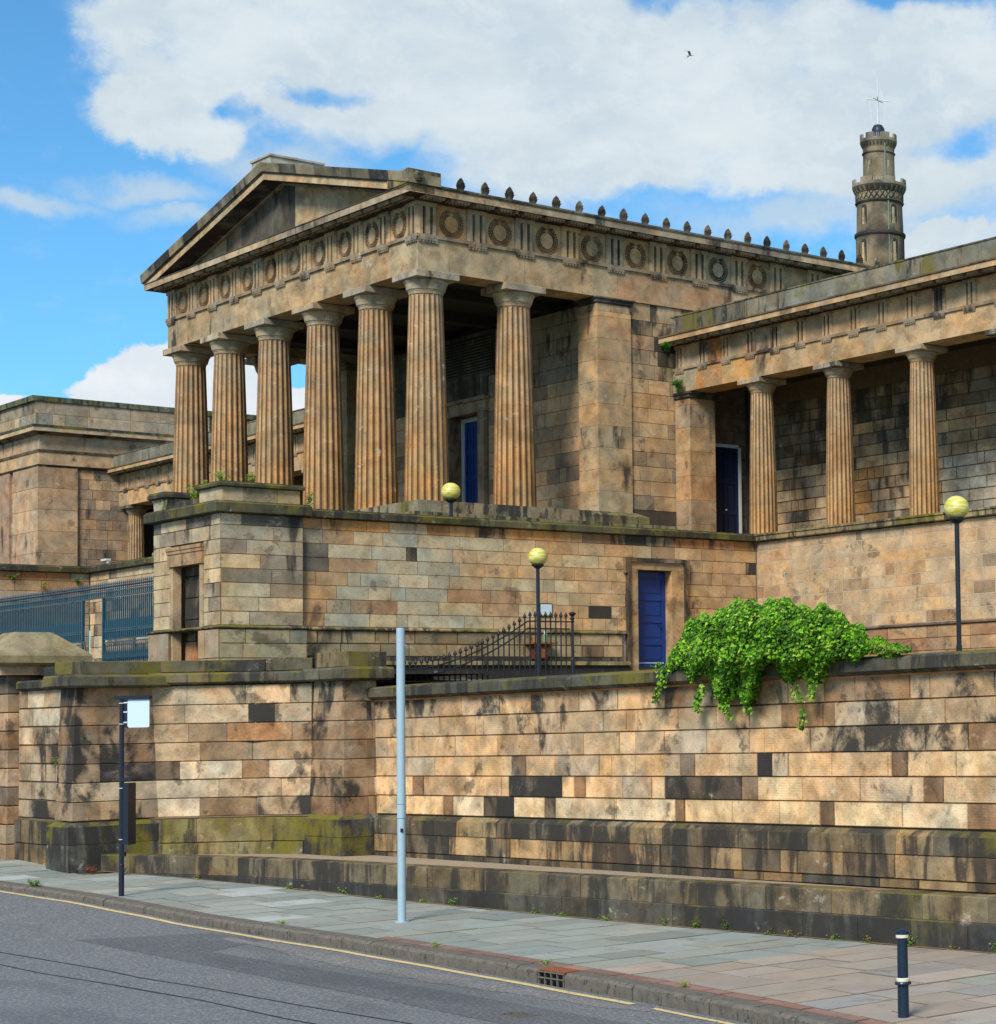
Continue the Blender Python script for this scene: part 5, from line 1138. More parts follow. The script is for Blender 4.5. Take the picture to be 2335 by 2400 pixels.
for q in (NH[0], NH[1]-.17): m = MB((.40, .34, .24, .1)); m.box(q, q+.17, -7.2, -7.0, 4.5, 7.215); m.build('niche_jamb', 'temple_stone', pv)
for k, (z0, z1) in enumerate(zip([4.4, 5.0, 5.5, 6.0, 6.5, 7.0], [5.0, 5.5, 6.0, 6.5, 7.0, 7.6])):
    for a, b in ((NH[0]+.1, 2.4), (2.4, NH[1]-.1)): stone_block(pv, (0, -6.88, 0), X_, mY, a, b, z0, z1, 0, ((.36, .17, .07, .1) if k < 2 else (.13, .115, .095, .3)), 'grime_stone', name='niche_stone')
def cap_box(parent, x0, x1, y0, y1, z0, z1, o, name, tint=(.055, .062, .042, 0)):
    m = MB(tint); m.loft([[(x0-i, y0-i, z), (x1+i, y0-i, z), (x1+i, y1+i, z), (x0-i, y1+i, z)] for z, i in ((z0, o-.04), (z0+.02, o), (z1-.05, o), (z1-.02, o-.03), (z1, o-.03))]); return m.build(name, 'coping_stone', parent)
cap_box(pv, .45, 3.97, -7.18, -5.25, 8.295, 8.56, .17, 'coping_slab')
m = MB((.40, .36, .27, .15)); m.box(2.62, 3.78, -7.05, -6.55, 8.565, 8.90); m.build('attic_block', 'ashlar', pv)
for a, b in ((-6.54, -5.75), (-5.74, -5.2)): m = MB(pick([(1, (.25, .22, .15), .2), (1, (.32, .28, .18), .1)], re_)); m.box(2.62, 3.78, a, b, 8.565, 8.90); m.build('attic_block', 'ashlar', pv)
cap_box(pv, 2.62, 3.78, -7.05, -5.2, 8.903, 9.03, .09, 'attic_cap')
m = MB((.10, .10, .1, .2)); m.box(1.0, 2.6, -6.9, -6.4, 8.565, 8.78); m.build('attic_block', 'coping_stone', pv)
m = MB((.34, .33, .29, .3)); m.loft([[(.02, -6.98, 8.565), (.70, -6.98, 8.565), (.70, -6.4, 8.565), (.02, -6.4, 8.565)], [(.0, -7.0, 8.9), (.74, -7.0, 8.9), (.74, -6.38, 8.9), (.0, -6.38, 8.9)]]); m.build('attic_block', 'ashlar', pv)
cap_box(pv, .0, .74, -7.0, -6.38, 8.903, 9.05, .1, 'attic_cap', (.06, .065, .06, .2))
# right-hand terrace wall under the colonnade
ew = empty('terrace_wall', (11, 8.1, 4.9), 'clean pale buff terrace wall below the right colonnade with light mortar joints', 'wall')
EW = [(4, (.47, .355, .22), -.25), (3, (.44, .345, .235), -.2), (2, (.40, .30, .2), -.1), (.6, (.32, .225, .145), .1), (.15, (.13, .095, .08), .2)]
courses(ew, (0, 8.1, 0), X_, mY, 3.86, 24.1, zT, lambda s, z, k, i, r: pick(EW, r) if z < 8.0 else pick([(2, (.42, .34, .24), 0), (1, (.38, .3, .21), 0)], r), 'ashlar', avg=.78, seed=51, g=.013, gz=.010, ch=.003, dep=.1, jr=.001)
courses(ew, (0, 8.04, 0), X_, mY, 3.86, 24.1, [4.45, 4.76, 5.08, 5.40, 5.70], lambda s, z, k, i, r: pick([(2, (.30, .19, .12), .05), (1, (.36, .25, .15), 0)], r), 'ashlar', avg=1.1, seed=52, g=.005, ch=.006, dep=.1)
m = MB(); m.box(3.9, 24.1, 8.1035, 8.9, 4.2, 8.28); m.build('core', 'mortar_pale', ew)
m = MB((.14, .11, .09, .3)); m.ext([(-.1, 5.705), (.09, 5.705), (.11, 5.72), (.11, 5.745), (.05, 5.785), (-.1, 5.785)], (0, 8.1, 0), X_, mY, 3.97, 24.1); m.build('string_course', 'temple_stone', ew)
rr = random.Random(3); s = 3.72
while s < 20.4:
    e = min(24.1, s+rr.uniform(1.8, 3.2)); m = MB(pick([(2, (.20, .18, .12), .15), (1, (.26, .23, .14), .1), (1, (.09, .09, .09), .2)], rr)); m.ext([(-1.6, 8.30), (.10, 8.30), (.13, 8.32), (.13, 8.44), (.16, 8.45), (.16, 8.49), (.10, 8.51), (-1.6, 8.515)], (0, 8.1, 0), X_, mY, s+.003, e-.003); m.build('coping_stone', 'coping_stone', ew); s = e
m = MB((.2, .19, .15, .1)); m.box(-19.3, 3.0, -2.1, 8.0, 8.15, 8.30); m.box(0.05, 24.1, 9.7, 11.3, 8.35, 8.49); m.box(WX-24, WX-.05, 8.3, 11.3, 8.35, 8.49); m.build('terrace_paving', 'coping_stone', kind='structure')
# front terrace wall between the corner pavilions and the return on the left
fwl = empty('terrace_wall', (-8, -2.2, 4.6), 'far terrace wall behind the blue railing with mossy green cap', 'wall')
FW = [(3, (.44, .39, .29), .1), (2, (.36, .31, .23), .2), (1, (.46, .34, .2), .1), (1, (.2, .18, .15), .3)]
courses(fwl, (0, -2.2, 0), X_, mY, -15.9, .6, [4.6, 4.95, 5.3, 5.65, 6.0, 6.35, 6.7, 7.05, 7.385, 7.71, 8.035, 8.29], lambda s, z, k, i, r: pick(FW, r), 'ashlar', avg=.7, seed=61, g=.004, ch=.008, dep=.1)
courses(fwl, (-15.9, 0, 0), Y_, X_, -7.4, -2.22, [4.6, 5.3, 5.65, 6.0, 6.35, 6.7, 7.05, 7.385, 7.71, 8.035, 8.29], lambda s, z, k, i, r: pick([(2, (.36, .33, .29), .1), (2, (.42, .31, .2), .1), (1, (.34, .22, .13), .1)], r) if z < 8 else pick([(1, (.40, .20, .09), .2), (1, (.3, .28, .24), .2)], r), 'ashlar', avg=1.0, seed=62, g=.004, ch=.008, dep=.1)
m = MB(); m.box(-15.88, .6, -2.17, -1.2, 4.4, 8.28); m.box(-19.4, -15.93, -7.38, -2.2, 4.4, 8.28); m.build('core', 'mortar_pale', fwl)
cap_run(fwl, (0, -2.2, 0), X_, mY, -15.76, .6, seed=8); cap_run(fwl, (-15.9, 0, 0), Y_, X_, -7.4, -2.05, seed=9)
m = MB(); m.box(-18, -16.2, -2.4, -2.1, 8.3, 8.34); m.build('slab_edge', 'coping_stone', fwl)
fl = empty('floodlight', (-15.6, -2.35, 8.51), 'small white floodlight standing on the mossy far terrace cap', 'lamp')
m = MB(); m.box(-14.85, -14.45, -2.3, -2.15, 8.60, 8.66); m.build('lamp_body', 'white_paint', fl); m = MB(); m.box(-14.5, -14.46, -2.26, -2.2, 8.515, 8.60); m.build('bracket', 'white_paint', fl)
nb_ = empty('notice_board', (3.88, 1.3, 6.15), 'small blank white notice plate fixed to the tan terrace wall', 'notice')
m = MB(); m.box(3.855, 3.875, 1.13, 1.50, 6.13, 6.46); m.build('backing', 'iron_black', nb_); m = MB(); m.box(3.876, 3.884, 1.155, 1.48, 6.155, 6.435); m.build('sheet', 'panel_pale', nb_)
sh = empty('wall_shelf', (4.1, 1.0, 5.4), 'rusty bracket shelf on the terrace wall behind the iron railing', 'shelf')
m = MB((.4, .33, .25, 0)); m.box(3.92, 4.30, .64, 1.38, 5.42, 5.46); m.build('board', 'rust', sh)
m = MB(); m.tube([(4.05, .8, 5.37), (4.05, 1.3, 5.37)], .04, 8); m.build('roller', 'rust', sh)
bt_ = empty('bottle', (4.1, 1.14, 5.46), 'pale green bottle standing on the wall shelf', 'bottle'); cyl('body', 'green_plastic', bt_, 4.1, 1.14, [(.06, 5.462), (.065, 5.48), (.065, 5.66), (.03, 5.69)], 12); cyl('cap', 'white_paint', bt_, 4.1, 1.14, [(.035, 5.691), (.035, 5.74)], 10)
yb = empty('tub', (4.1, .86, 5.46), 'small yellow tub on the left end of the wall shelf', 'tub'); cyl('tub', 'yellow_plastic', yb, 4.1, .86, [(.06, 5.462), (.085, 5.60)], 12); cyl('lid', 'yellow_plastic', yb, 4.1, .86, [(.09, 5.602), (.09, 5.63)], 12)
rbx = empty('meter_box', (4.1, .95, 5.1), 'rust-red metal box fixed below the wall shelf', 'box'); m = MB(); m.box(4.0, 4.25, .77, 1.1, 5.05, 5.33); m.build('box_body', 'red_paint', rbx); m = MB(); m.box(4.251, 4.262, .8, 1.07, 5.08, 5.30); m.build('cover', 'rust', rbx)

# ------------------------------------------------------------------ blue forecourt railing
br = empty('iron_railing', (-5, -6.6, 4.9), 'tall teal-blue spiked iron railing with an open gateway beside the pavilion', 'railing')
GAP = (-5.15, -3.9); yR = -6.6
def rail(z, h, x0, x1, d=.02): m = MB(); m.box(x0, x1, yR-d, yR+d, z, z+h); return m.build('rail', 'rail_blue', br)
for z, h in ((6.93, .035), (6.80, .03), (7.0, .012)): rail(z, h, -16, .36)
for x0, x1 in ((-16, GAP[0]), (GAP[1], .36)):
    for z in (5.99, 5.94, 5.74, 5.66, 5.1): rail(z, .03, x0, x1)
SPB = .117
bars = MB(); dense = MB(); fin = MB(); x = -15.9
while x < .3:
    if not GAP[0]-.02 < x < GAP[1]+.02:
        bars.box(x-.018, x+.018, yR-.013, yR+.013, 5.75, 6.79)
        for q in (-.29, 0, .26): dense.box(x+q*SPB-.010, x+q*SPB+.010, yR-.01, yR+.01, 6.02, 6.24)
        for q in (-.25, .25): dense.box(x+q*SPB-.012, x+q*SPB+.012, yR-.01, yR+.01, 4.7, 5.1)
        dense.lathe(x, yR, [(.012, 5.13), (.03, 5.28), (.018, 5.5), (.012, 5.65)], 6); dense.box(x-.035, x+.035, yR-.01, yR+.01, 5.77, 5.93)
    bars.box(x-.022, x+.022, yR-.012, yR+.012, 6.83, 6.93)
    fin.lathe(x, yR, [(.012, 6.965), (.012, 7.03), (.034, 7.07), (.012, 7.10), (.022, 7.13), (.004, 7.20)], 6)
    x += SPB
bars.build('bars', 'rail_blue', br, kind='stuff'); dense.build('lower_bars', 'rail_blue', br, kind='stuff'); fin.build('finials', 'rail_blue', br, kind='stuff')
m = MB(); m.box(GAP[0]-.05, GAP[0]+.01, yR-.03, yR+.03, 4.6, 6.8); m.build('gate_post', 'rail_blue', br); m = MB(); m.box(GAP[1]-.01, GAP[1]+.05, yR-.03, yR+.03, 4.6, 6.8); m.build('gate_post', 'rail_blue', br)
m = MB(); m.tube([(GAP[0]+.02, yR, 5.75), (GAP[0]+.55, yR-.05, 4.75)], .035, 8); m.build('stay', 'iron_black', br)

# ------------------------------------------------------------------ black stair railing
sr = empty('stair_railing', (6.5, -1.8, 4.45), 'black spear-headed iron railing sweeping down beside the terrace stairs', 'railing')
xr = 6.5
def top_z(y):
    if y > -.9: return 5.86
    t = (-.9-y)/3.1; return 5.86-1.13*(1-(1-min(1, t))**1.75)
ys_ = [-4.25+.052*i for i in range(89)]
for off in (0, -.17):
    m = MB(); m.tube([(xr, y, top_z(y)+off) for y in ys_ if y <= .30], .018, 6); m.build('handrail', 'iron_black', sr)
y = .16; k = 0
while y > -4.2:
    z = top_z(y)+.10; m = MB(); m.tube([(xr, y, 4.45), (xr, y, z)], .018, 6); b_ = m.build('bar', 'iron_black', sr)
    m = MB(); m.lathe(xr, y, [(.012, z), (.042, z+.03), (.038, z+.06), (.003, z+.14)], 6); m.build('spear_head', 'iron_black', b_)
    y -= .142
m = MB(); m.lathe(xr, .34, [(.045, 4.45), (.045, 4.95), (.035, 5.0), (.030, 5.84), (.055, 5.87), (.03, 5.9), (.06, 5.94), (.03, 5.98), (.085, 6.05), (.085, 6.07), (.03, 6.10)], 12); m.build('newel_post', 'black_paint', sr)

# ------------------------------------------------------------------ plants
def leaf_cloud(m, pts, size, pal, r, up=.3, shape='ivy'):
    for p, nrm in pts:
        s = size*r.uniform(.45, 1.4); n = (Vector(nrm)+Vector((r.uniform(-.8, .8), r.uniform(-.8, .8), r.uniform(-.5, .9)))).normalized()
        a = n.cross(Vector((r.uniform(-1, 1), r.uniform(-1, 1), r.uniform(-.4, .4)))).normalized(); b = n.cross(a)
        if b.z > 0: b = -b
        c = r.choice(pal); k = r.uniform(.72, 1.25); c = (c[0]*k, c[1]*k, c[2]*k, 0)
        P = Vector(p); fold = n*s*.18
        m.add([P-b*s*.35, P+a*s*.42-b*s*.05+fold, P+b*s*.65, P-a*s*.42-b*s*.05+fold], [(0, 1, 2), (0, 2, 3)], c)
LG = [(.18, .44, .014), (.25, .56, .02), (.09, .28, .012), (.42, .62, .06), (.035, .12, .01), (.05, .16, .012), (.20, .48, .018), (.12, .22, .03)]
iv = empty('ivy_bush', (20.3, -5.2, 4.4), 'bright green ivy mound spilling over the top of the street wall', 'ivy')
ri = random.Random(42)
# silhouette of the mound: top height above the wall along x, and how far it hangs below
IX = [17.75, 18.0, 18.25, 18.5, 18.85, 19.4, 20.2, 20.5, 20.85, 21.45, 22.2, 22.75, 23.1, 23.3, 24.3, 24.8]
IT = [4.50, 4.75, 4.98, 5.22, 5.34, 5.42, 5.55, 5.50, 5.50, 5.42, 5.30, 5.12, 4.98, 4.72, 4.60, 4.50]
IB = [4.30, 4.18, 4.25, 4.28, 4.22, 3.85, 3.72, 4.15, 4.35, 4.10, 4.20, 4.42, 4.46, 4.46, 4.48, 4.48]
IY = [.12, .28, .45, .58, .70, .80, .90, .90, .85, .78, .62, .5, .38, .28, .16, .08]
pts = []
def ivy_pt(dense=1.):
    x = ri.uniform(17.75, 24.2) if ri.random() < .55 else ri.gauss(20.4, 1.35); t_ = interp(x, IX, IT)+.05*math.sin(x*5.1+1)+.04*math.sin(x*13.7); b_ = interp(x, IX, IB)+.12*math.sin(x*7.3+1); d = interp(x, IX, IY)
    v = ri.random()**.85; z = b_+(t_-b_)*v
    if z > 4.5: f = math.sqrt(max(0, 1-((z-4.5)/max(.05, t_-4.5))**2)); dy = d*f*(.55+.55*ri.random()) if ri.random() < .8 else -d*f*ri.random()
    else: f = max(0., (z-b_)/max(.1, 4.5-b_)); dy = .10+(d*.95)*(f**.7)*(.35+.65*ri.random())
    if x < 17.75 or x > 24.2: return ivy_pt()
    clump = math.sin(x*4.3+z*3.1)*math.sin(z*6.7-x*2.9)+ri.uniform(-.5, .5)
    dy *= .8; x += 1.22*dy+.1
    return (x, -5.38-dy*(1+.16*clump)+.10, z), (ri.uniform(-.2, .3), -1, .45+.5*(z > 4.9))
for _ in range(36000): pts.append(ivy_pt())
m = MB(); leaf_cloud(m, pts, .070, LG, ri); m.build('foliage', 'leaf', iv, kind='stuff')
for (x, zt_, zb_, y_) in ((17.75, 4.3, 3.80, -5.56), (18.9, 3.9, 3.62, -5.54), (19.7, 3.8, 3.50, -5.54), (20.2, 4.2, 3.60, -5.56), (21.62, 4.15, 3.32, -5.56), (21.9, 4.2, 3.80, -5.56)):
    m = MB((.06, .05, .02, 0)); pth = [(x+.32+.10*math.sin(i*.8+x), y_+.02, zt_+.25-(zt_+.25-zb_)*i/8) for i in range(9)]; m.tube(pth, .008, 5); sm_ = m.build('hanging_stem', 'bark', iv)
    m = MB(); q = []
    for i in range(120):
        f = ri.random(); j = f*8; a = Vector(pth[int(min(7, j))]).lerp(Vector(pth[int(min(7, j))+1]), j-int(min(7, j))); sp = .14*(1-.75*f)+.03
        q.append(((a.x+ri.uniform(-sp, sp), a.y-ri.uniform(0, .08), a.z), (0, -1, .2)))
    leaf_cloud(m, q, .07, LG, ri); m.build('strand_leaves', 'leaf', sm_, kind='stuff')
tf_ = MB(); q = []
for _ in range(2600): x = 22.7+1.75*ri.random()**1.2; q.append(((x, -5.45+ri.uniform(-.12, .12), 4.50+ri.random()*max(.05, .34*(24.6-x)/1.9)), (0, -.6, 1)))
leaf_cloud(tf_, q, .045, [(.16, .32, .04), (.22, .38, .05), (.3, .36, .06)], ri); tf_.build('creeping_growth', 'leaf', iv, kind='stuff')
def tuft(x, y, z, h, w_, n, label, pal=None, name='weed', stems=5, size=.05, droop=0.):
    t_ = empty(name, (x, y, z), label, 'weed'); pal = pal or [(.16, .33, .04), (.22, .40, .05), (.10, .24, .03)]
    m = MB((.12, .2, .04, 0)); q = []
    for i in range(stems):
        a = ri.uniform(0, 6.28); e = Vector((x+math.cos(a)*w_*ri.uniform(.3, 1), y+math.sin(a)*w_*.5*ri.uniform(.3, 1)-droop*.3, z+h*ri.uniform(.55, 1)-droop)); s_ = Vector((x+ri.uniform(-.03, .03), y, z))
        mid = s_.lerp(e, .5)+Vector((0, 0, h*.15)); m.tube([s_, mid, e], .006, 4, r2=.003)
        for _ in range(n//stems):
            f = ri.random(); p = s_.lerp(mid, f*2) if f < .5 else mid.lerp(e, f*2-1); q.append(((p.x+ri.uniform(-.06, .06), p.y+ri.uniform(-.05, .05), p.z+ri.uniform(-.04, .05)), (0, -.5, 1)))
    m.build('stems', 'leaf', t_); m = MB(); leaf_cloud(m, q, size, pal, ri); m.build('leaves', 'leaf', t_, kind='stuff')
    return t_
YG = [(.26, .40, .05), (.33, .46, .06), (.16, .30, .03)]
tuft(1.75, -6.75, 8.7, .55, .5, 620, 'yellow-green bush growing between the blocks on top of the corner pavilion', YG, 'bush', 12, .05)
tuft(2.75, -6.6, 9.03, .40, .36, 260, 'wispy seedling on the left end of the pavilion attic cap', YG, 'seedling', 8, .045)
tuft(3.1, -6.0, 9.03, .34, .32, 200, 'wispy seedling on the middle of the pavilion attic cap', YG, 'seedling', 6, .045)
tuft(3.75, -4.95, 8.56, .36, .2, 120, 'green weed at the right end of the pavilion attic block', YG, 'weed', 6)
tuft(.9, -7.15, 8.56, .25, .2, 70, 'small weed at the pale block on the pavilion cap', YG, 'weed', 5, .04)
tuft(.36, 7.75, 14.05, .55, .30, 360, 'green fern-like plant hanging where the right wing cornice meets the temple', [(.06, .22, .03), (.10, .30, .04)], 'wall_plant', 12, .06, .25)
tuft(.52, 8.0, 12.85, .62, .34, 420, 'green bushy plant hanging below the taenia of the right wing', [(.05, .20, .03), (.09, .28, .04)], 'wall_plant', 14, .06, .15)
tuft(2.5, -10.15, 2.81, .12, .28, 90, 'small green cushion plant rooted in a joint of the left pier', YG, 'weed', 6, .04)
tuft(5.0, -6.35, 4.05, .12, .3, 40, 'tiny weed in a high joint of the curved bay', YG, 'weed', 4, .03)
tuft(6.5, -5.9, 4.78, .2, .14, 50, 'small weed standing on the dark coping of the curved bay', YG, 'weed', 4, .04)
tuft(-15.9, -4.5, 8.05, .16, .4, 120, 'left weed hanging under the far terrace cap', [(.10, .22, .02), (.2, .3, .03)], 'weed', 6, .05)
tuft(-15.8, -3.6, 7.8, .2, .25, 90, 'middle yellowish weed on the far terrace wall', YG, 'weed', 5, .05)
tuft(-15.8, -2.6, 7.95, .2, .3, 80, 'right weed under the far terrace cap near the corner', [(.10, .22, .02)], 'weed', 5, .05)
tuft(2.05, -10.15, .56, .25, .22, 110, 'orange-brown withered weed at the foot of the left wall', [(.50, .25, .05), (.42, .30, .06)], 'weed', 7, .05)
tuft(3.9, -9.95, .50, .16, .22, 80, 'reddish weed at the foot of the left pier', [(.35, .07, .03), (.28, .12, .04)], 'weed', 6, .045)
tuft(4.6, -9.6, .47, .14, .2, 60, 'bluish green weed at the start of the low kerb wall', [(.10, .2, .08)], 'weed', 5, .04)
tuft(5.6, -11.75, .43, .12, .35, 160, 'flat green weed on the pavement near the kerb at left', [(.14, .26, .05)], 'weed', 7, .045)
rt_ = random.Random(9)
for i, x in enumerate([6.5, 9.3, 11.2, 12.2, 13.6, 14.5, 16.9, 17.7, 18.8, 20.2, 20.9, 21.6, 22.6, 23.1, 24.0, 24.7, 25.5, 26.3, 27.1]):
    y = yw(x)-.04; dry = x > 22.8 and i % 2
    t_ = tuft(x, y, zp(x), rt_.uniform(.06, .17), rt_.uniform(.10, .3), rt_.choice([30, 50, 70]), 'small weed growing along the foot of the low kerb wall', [(.40, .26, .05), (.26, .26, .05)] if dry else YG, 'weed', 5, .032); t_['group'] = 'weeds along the foot of the low wall'
for i, x in enumerate([14.9, 19.8, 22.9, 26.4]):
    t_ = tuft(x, yk(x)+.33, zp(x), .06, .16, 40, 'tiny weed in the joint behind the kerb', YG, 'weed', 4, .03); t_['group'] = 'weeds behind the kerb'
m = MB((.36, .28, .18, 0)); tw_ = empty('dead_twigs', (4.9, -6.3, 5.0), 'bare bleached twigs lying on the dark coping of the curved bay', 'twigs')
for i in range(7): a = ri.uniform(.1, 1.2); m.tube([(4.4+i*.08, -6.2, 4.99), (4.7+i*.08+.2*a, -6.15, 5.04+.1*a), (5.0+i*.05, -6.1, 5.05+.22*a)], .006, 4)
m.build('twigs', 'dry_twig', tw_)
# moss and dust strip at the pavement edge
m = MB(); q = [3.7+i*.3 for i in range(90)]
for a, b in zip(q, q[1:]):
    w0, w1 = .05+.05*abs(math.sin(a*3.1)), .05+.05*abs(math.sin(b*3.1)); m.poly((a, yw(a)-w0, zp(a)+.008), (b, yw(b)-w1, zp(b)+.008), (b, yw(b), zp(b)+.014), (a, yw(a), zp(a)+.014))
m.build('wall_foot_dirt', 'foot_dirt', kind='structure')

# ------------------------------------------------------------------ hill and round tower beyond
tx, ty = -156.8, 159.3
m = MB(); rings = []
for r0 in (0, 6, 14, 24, 36, 50, 70, 100, 150): rings.append([(tx+max(r0, .5)*math.cos(a), ty+max(r0, .5)*math.sin(a), -1.5+57*math.exp(-(r0/38)**2)+1.5*math.sin(a*3+r0*.3)*(r0 > 8)) for a in [2*math.pi*j/28 for j in range(28)]])
m.loft(rings[::-1]); m.build('hill', 'hill_grass', kind='structure')
tm = empty('round_tower', (tx, ty, 54), 'tall blackened two-tier castellated round monument tower on the hill', 'tower')
def tlathe(name, prof, mat='old_tower_stone', n=40, tint=(.21, .18, .13, .0)): m = MB(tint); m.lathe(tx, ty, prof, n); return m.build(name, mat, tm)
def tz(ny, r=0.): return 3.6+ (1672.5-ny)/4820*279.6/1.0-.287*r      # photo row to height at the tower
RB_, RM, RT = 3.38, 3.28, 2.12
tlathe('lower_drum', [(3.38, 50), (3.3, tz(545,3.3)-.1)]); tlathe('string_course', [(3.35, tz(552,3.3)), (3.5, tz(548,3.3)), (3.5, tz(543,3.3)), (3.3, tz(540,3.3))], tint=(.12, .11, .1, .3))
tlathe('middle_drum', [(3.2, tz(540,3.3)), (3.1, tz(474,3.2))]); tlathe('string_course', [(3.2, tz(474,3.2)), (3.36, tz(470,3.2)), (3.2, tz(466,3.2))], tint=(.12, .11, .1, .3))
tlathe('lattice_band', [(3.12, tz(466,3.2)), (3.22, tz(447,3.2))], tint=(.36, .30, .2, -.2))
for k in range(26):
    a0 = 2*math.pi*k/26; m = MB((.12, .11, .09, .2))
    for s_ in (1, -1): m.tube([(tx+3.23*math.cos(a0+s_*2*math.pi/26*f-0), ty+3.23*math.sin(a0+s_*2*math.pi/26*f), tz(466,3.2)+(tz(447,3.2)-tz(466,3.2))*f) for f in (0, .5, 1)], .07, 4)
    m.build('lattice_rib', 'old_tower_stone', tm)
def parapet(zlo, zhi, r, ncren, nm):
    tlathe('corbel_table', [(r-.45, zlo-.9), (r-.05, zlo-.2), (r, zlo)], tint=(.10, .095, .085, .3))
    for k in range(ncren*4):
        a = 2*math.pi*k/(ncren*4); c, s_ = math.cos(a), math.sin(a); m = MB((.22, .2, .16, .1)); w_ = .14
        m.hexa([(tx+c*(r-.5)-s_*w_, ty+s_*(r-.5)+c*w_, zlo-.75), (tx+c*(r-.5)+s_*w_, ty+s_*(r-.5)-c*w_, zlo-.75), (tx+c*(r-.3)+s_*w_, ty+s_*(r-.3)-c*w_, zlo-.75), (tx+c*(r-.3)-s_*w_, ty+s_*(r-.3)+c*w_, zlo-.75), (tx+c*(r-.5)-s_*w_, ty+s_*(r-.5)+c*w_, zlo-.05), (tx+c*(r-.5)+s_*w_, ty+s_*(r-.5)-c*w_, zlo-.05), (tx+c*(r+.05)+s_*w_, ty+s_*(r+.05)-c*w_, zlo-.05), (tx+c*(r+.05)-s_*w_, ty+s_*(r+.05)+c*w_, zlo-.05)]); m.build('corbel', 'old_tower_stone', tm)
    tlathe('parapet_base', [(r+.02, zlo), (r+.08, zlo+.1), (r+.08, zlo+(zhi-zlo)*.42), (r-.3, zlo+(zhi-zlo)*.42)], tint=(.25, .23, .19, -.1))
    for k in range(ncren):
        a0 = 2*math.pi*k/ncren+.3; m = MB((.26, .24, .2, -.1)); fr = [a0+2*math.pi/ncren*.56*i/5 for i in range(6)]; z0, z1 = zlo+(zhi-zlo)*.421, zhi
        m.loft([[(tx+(r-.3)*math.cos(a), ty+(r-.3)*math.sin(a), z0), (tx+(r+.06)*math.cos(a), ty+(r+.06)*math.sin(a), z0), (tx+(r+.06)*math.cos(a), ty+(r+.06)*math.sin(a), z1), (tx+(r-.3)*math.cos(a), ty+(r-.3)*math.sin(a), z1)] for a in fr]); m.build('merlon', 'old_tower_stone', tm)
    m = MB()
    for k in range(60):
        a = 2*math.pi*k/60; m.tube([(tx+(r-.1)*math.cos(a), ty+(r-.1)*math.sin(a), zlo+.4), (tx+(r-.1)*math.cos(a), ty+(r-.1)*math.sin(a), zhi-.1)], .02, 4)
    m.build('railing', 'mast_white', tm, kind='stuff')
parapet(tz(433,3.6), tz(414,3.6), 3.62, 7, 'lower')
tlathe('upper_drum', [(2.2, tz(432,3.6)), (2.13, tz(358,2.1))]); tlathe('string_course', [(2.18, tz(360,2.1)), (2.3, tz(357,2.1)), (2.18, tz(354,2.1))], tint=(.12, .11, .1, .3)); tlathe('frieze_band', [(2.15, tz(354,2.1)), (2.16, tz(334,2.3))])
parapet(tz(331,2.4), tz(311,2.4), 2.45, 7, 'upper')
tlathe('gallery_floor', [(3.55, tz(432,3.6)+.05), (3.55, tz(432,3.6)+.15)]); tlathe('gallery_floor', [(2.4, tz(330,2.4)+.1), (2.4, tz(330,2.4)+.2)])
tlathe('time_dome', [(.9, tz(335)), (.9, tz(312)), (.86, tz(306)), (.6, tz(298)), (.2, tz(295.2))], 'green_ball', 24)
def twin(zn0, zn1, azd, r, w_, nm='window'):
    a = math.radians(azd); c, s_ = math.cos(a), math.sin(a); z0, z1 = tz(zn1, r), tz(zn0, r); P = lambda u_, d, z: (tx+c*(r+d)-s_*u_, ty+s_*(r+d)+c*u_, z)
    arc = [(-w_/2, z0), (w_/2, z0)]+[(w_/2*math.cos(t), z1-w_/2+w_/2*math.sin(t)) for t in [math.pi*i/8 for i in range(9)]]
    m = MB((.30, .24, .16, -.1)); m.loft([[P(u_*1.28, -.35, z) for u_, z in arc], [P(u_*1.28, .05, z+.0) for u_, z in arc]]); wn = m.build(nm, 'old_tower_stone', tm)
    m = MB((.05, .05, .055, 0)); m.loft([[P(u_*.98, .04, z+.05) for u_, z in arc], [P(u_*.98, .062, z+.05) for u_, z in arc]]); m.build('shutter', 'dark_ceiling', wn)
    m = MB((.46, .38, .26, -.3)); m.hexa([P(-w_*.33, .05, z0), P(w_*.05, .05, z0), P(w_*.05, .09, z0), P(-w_*.33, .09, z0), P(-w_*.33, .05, z1-w_*.4), P(w_*.05, .05, z1-w_*.4), P(w_*.05, .09, z1-w_*.4), P(-w_*.33, .09, z1-w_*.4)]); m.build('lit_reveal', 'old_tower_stone', wn)  # pale plate: sunlight on the reveal painted in as its tint
base_az = math.degrees(math.atan2(-27.4-ty, 48.1-tx))       # direction that faces the street
for zn0, zn1, rr_ in ((561, 615, 3.24), (480, 526, 3.08)):
    for d in (-42, 38, 118, 198, -122): twin(zn0, zn1, base_az+d, rr_, 1.05)
for d in (-35, 40, 115, 190, -110): twin(372, 407, base_az+d, 2.06, .8)
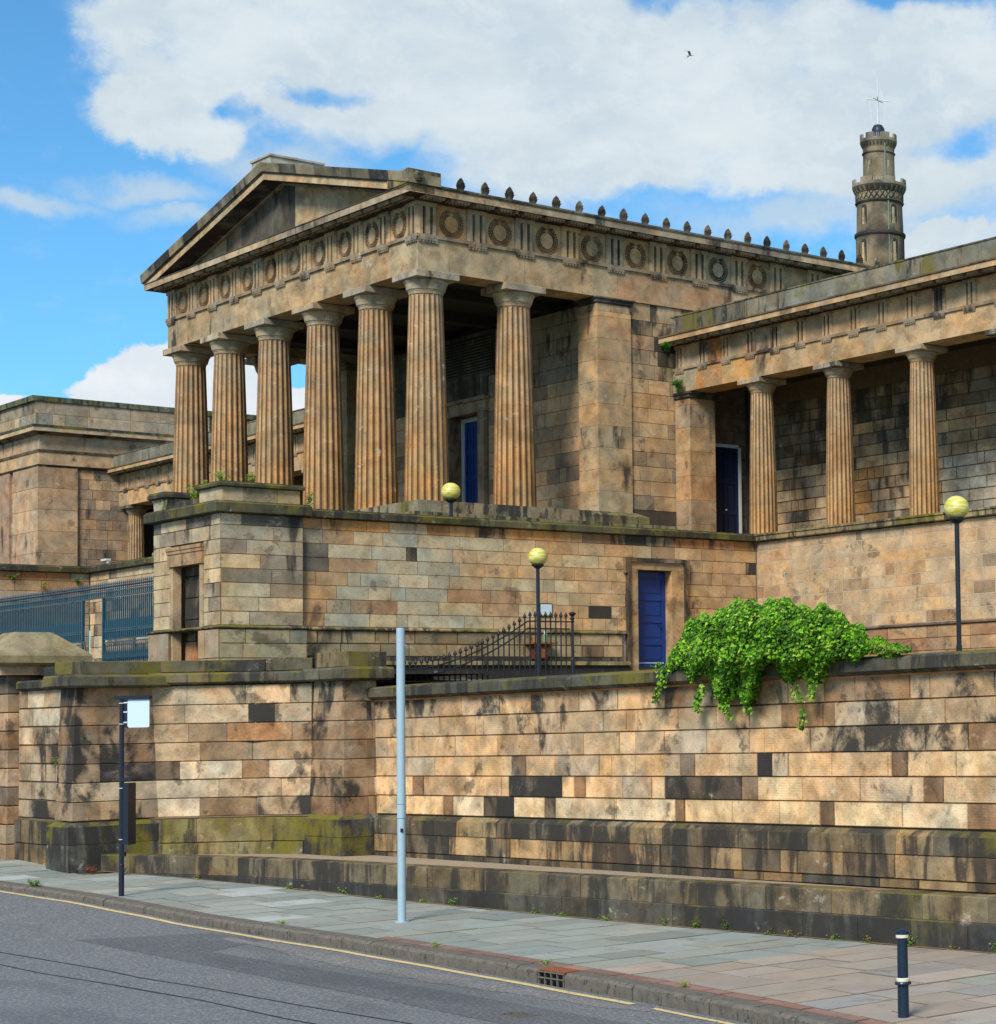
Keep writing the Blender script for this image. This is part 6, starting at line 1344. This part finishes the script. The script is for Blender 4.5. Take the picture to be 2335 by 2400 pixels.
m = MB(); a = math.radians(base_az+22); m.tube([(tx+3.36*math.cos(a), ty+3.36*math.sin(a), 52), (tx+3.2*math.cos(a), ty+3.2*math.sin(a), tz(450, 3.2)), (tx+2.3*math.cos(a), ty+2.3*math.sin(a), tz(428, 2.3)), (tx+2.3*math.cos(a), ty+2.3*math.sin(a), tz(335, 2.3))], .07, 5); m.build('lightning_strip', 'copper_green', tm)
mt = tm
m = MB(); m.tube([(tx, ty, tz(297)), (tx, ty, tz(240)), (tx, ty, tz(180))], .17, 8, r2=.07); m.build('mast', 'mast_white', mt)
ra_ = Vector((.705, .709, 0))
for d, l_ in ((ra_, 1.5), (Vector((-.709, .705, 0)), 1.3), ((ra_*.5+Vector((-.709, .705, 0))*.5).normalized(), .9)):
    m = MB(); c = Vector((tx, ty, tz(237))); m.tube([c-d*l_+Vector((0, 0, .18)), c+d*l_-Vector((0, 0, .18))], .07, 6); m.tube([c-d*l_+Vector((0, 0, .05)), c-d*l_+Vector((0, 0, .35))], .08, 6); m.build('cross_arm', 'mast_white', mt)
m = MB()
for d in (-1, 1): m.tube([(tx+d*ra_.x*1.2, ty+d*ra_.y*1.2, tz(238)), (tx+d*ra_.x*.7, ty+d*ra_.y*.7, tz(300))], .025, 4)
m.tube([(tx+ra_.x*.8, ty+ra_.y*.8, tz(240)), (tx, ty, tz(185))], .02, 4); m.build('stay_wire', 'mast_white', mt)

# gull
gl = empty('gull', (-47, 44.5, 42), 'small pale gull gliding in front of the clouds', 'bird'); m = MB()
f_ = Vector((.705, .709, 0)); c = Vector((-47, 44.5, 42)); P = lambda a, b, z: c+f_*a+Vector((-.709, .705, 0))*b+Vector((0, 0, z))
m.loft([[P(-.22+i*.09, 0+.035*math.sin(math.pi*(i+.3)/6)*math.cos(t), .035*math.sin(math.pi*(i+.3)/6)*math.sin(t)-.02) for t in [2*math.pi*j/8 for j in range(8)]] for i in range(6)])
for s_ in (-1, 1): m.loft([[P(-.06, 0, 0), P(.08, 0, 0), P(.05, 0, .02)], [P(-.10+.0, s_*.3, .14), P(.06, s_*.3, .14), P(.0, s_*.3, .155)], [P(-.28, s_*.62, .06), P(-.24, s_*.64, .06), P(-.26, s_*.63, .065)]])
m.build('body', 'gull_white', gl)
bpy.context.view_layer.update()
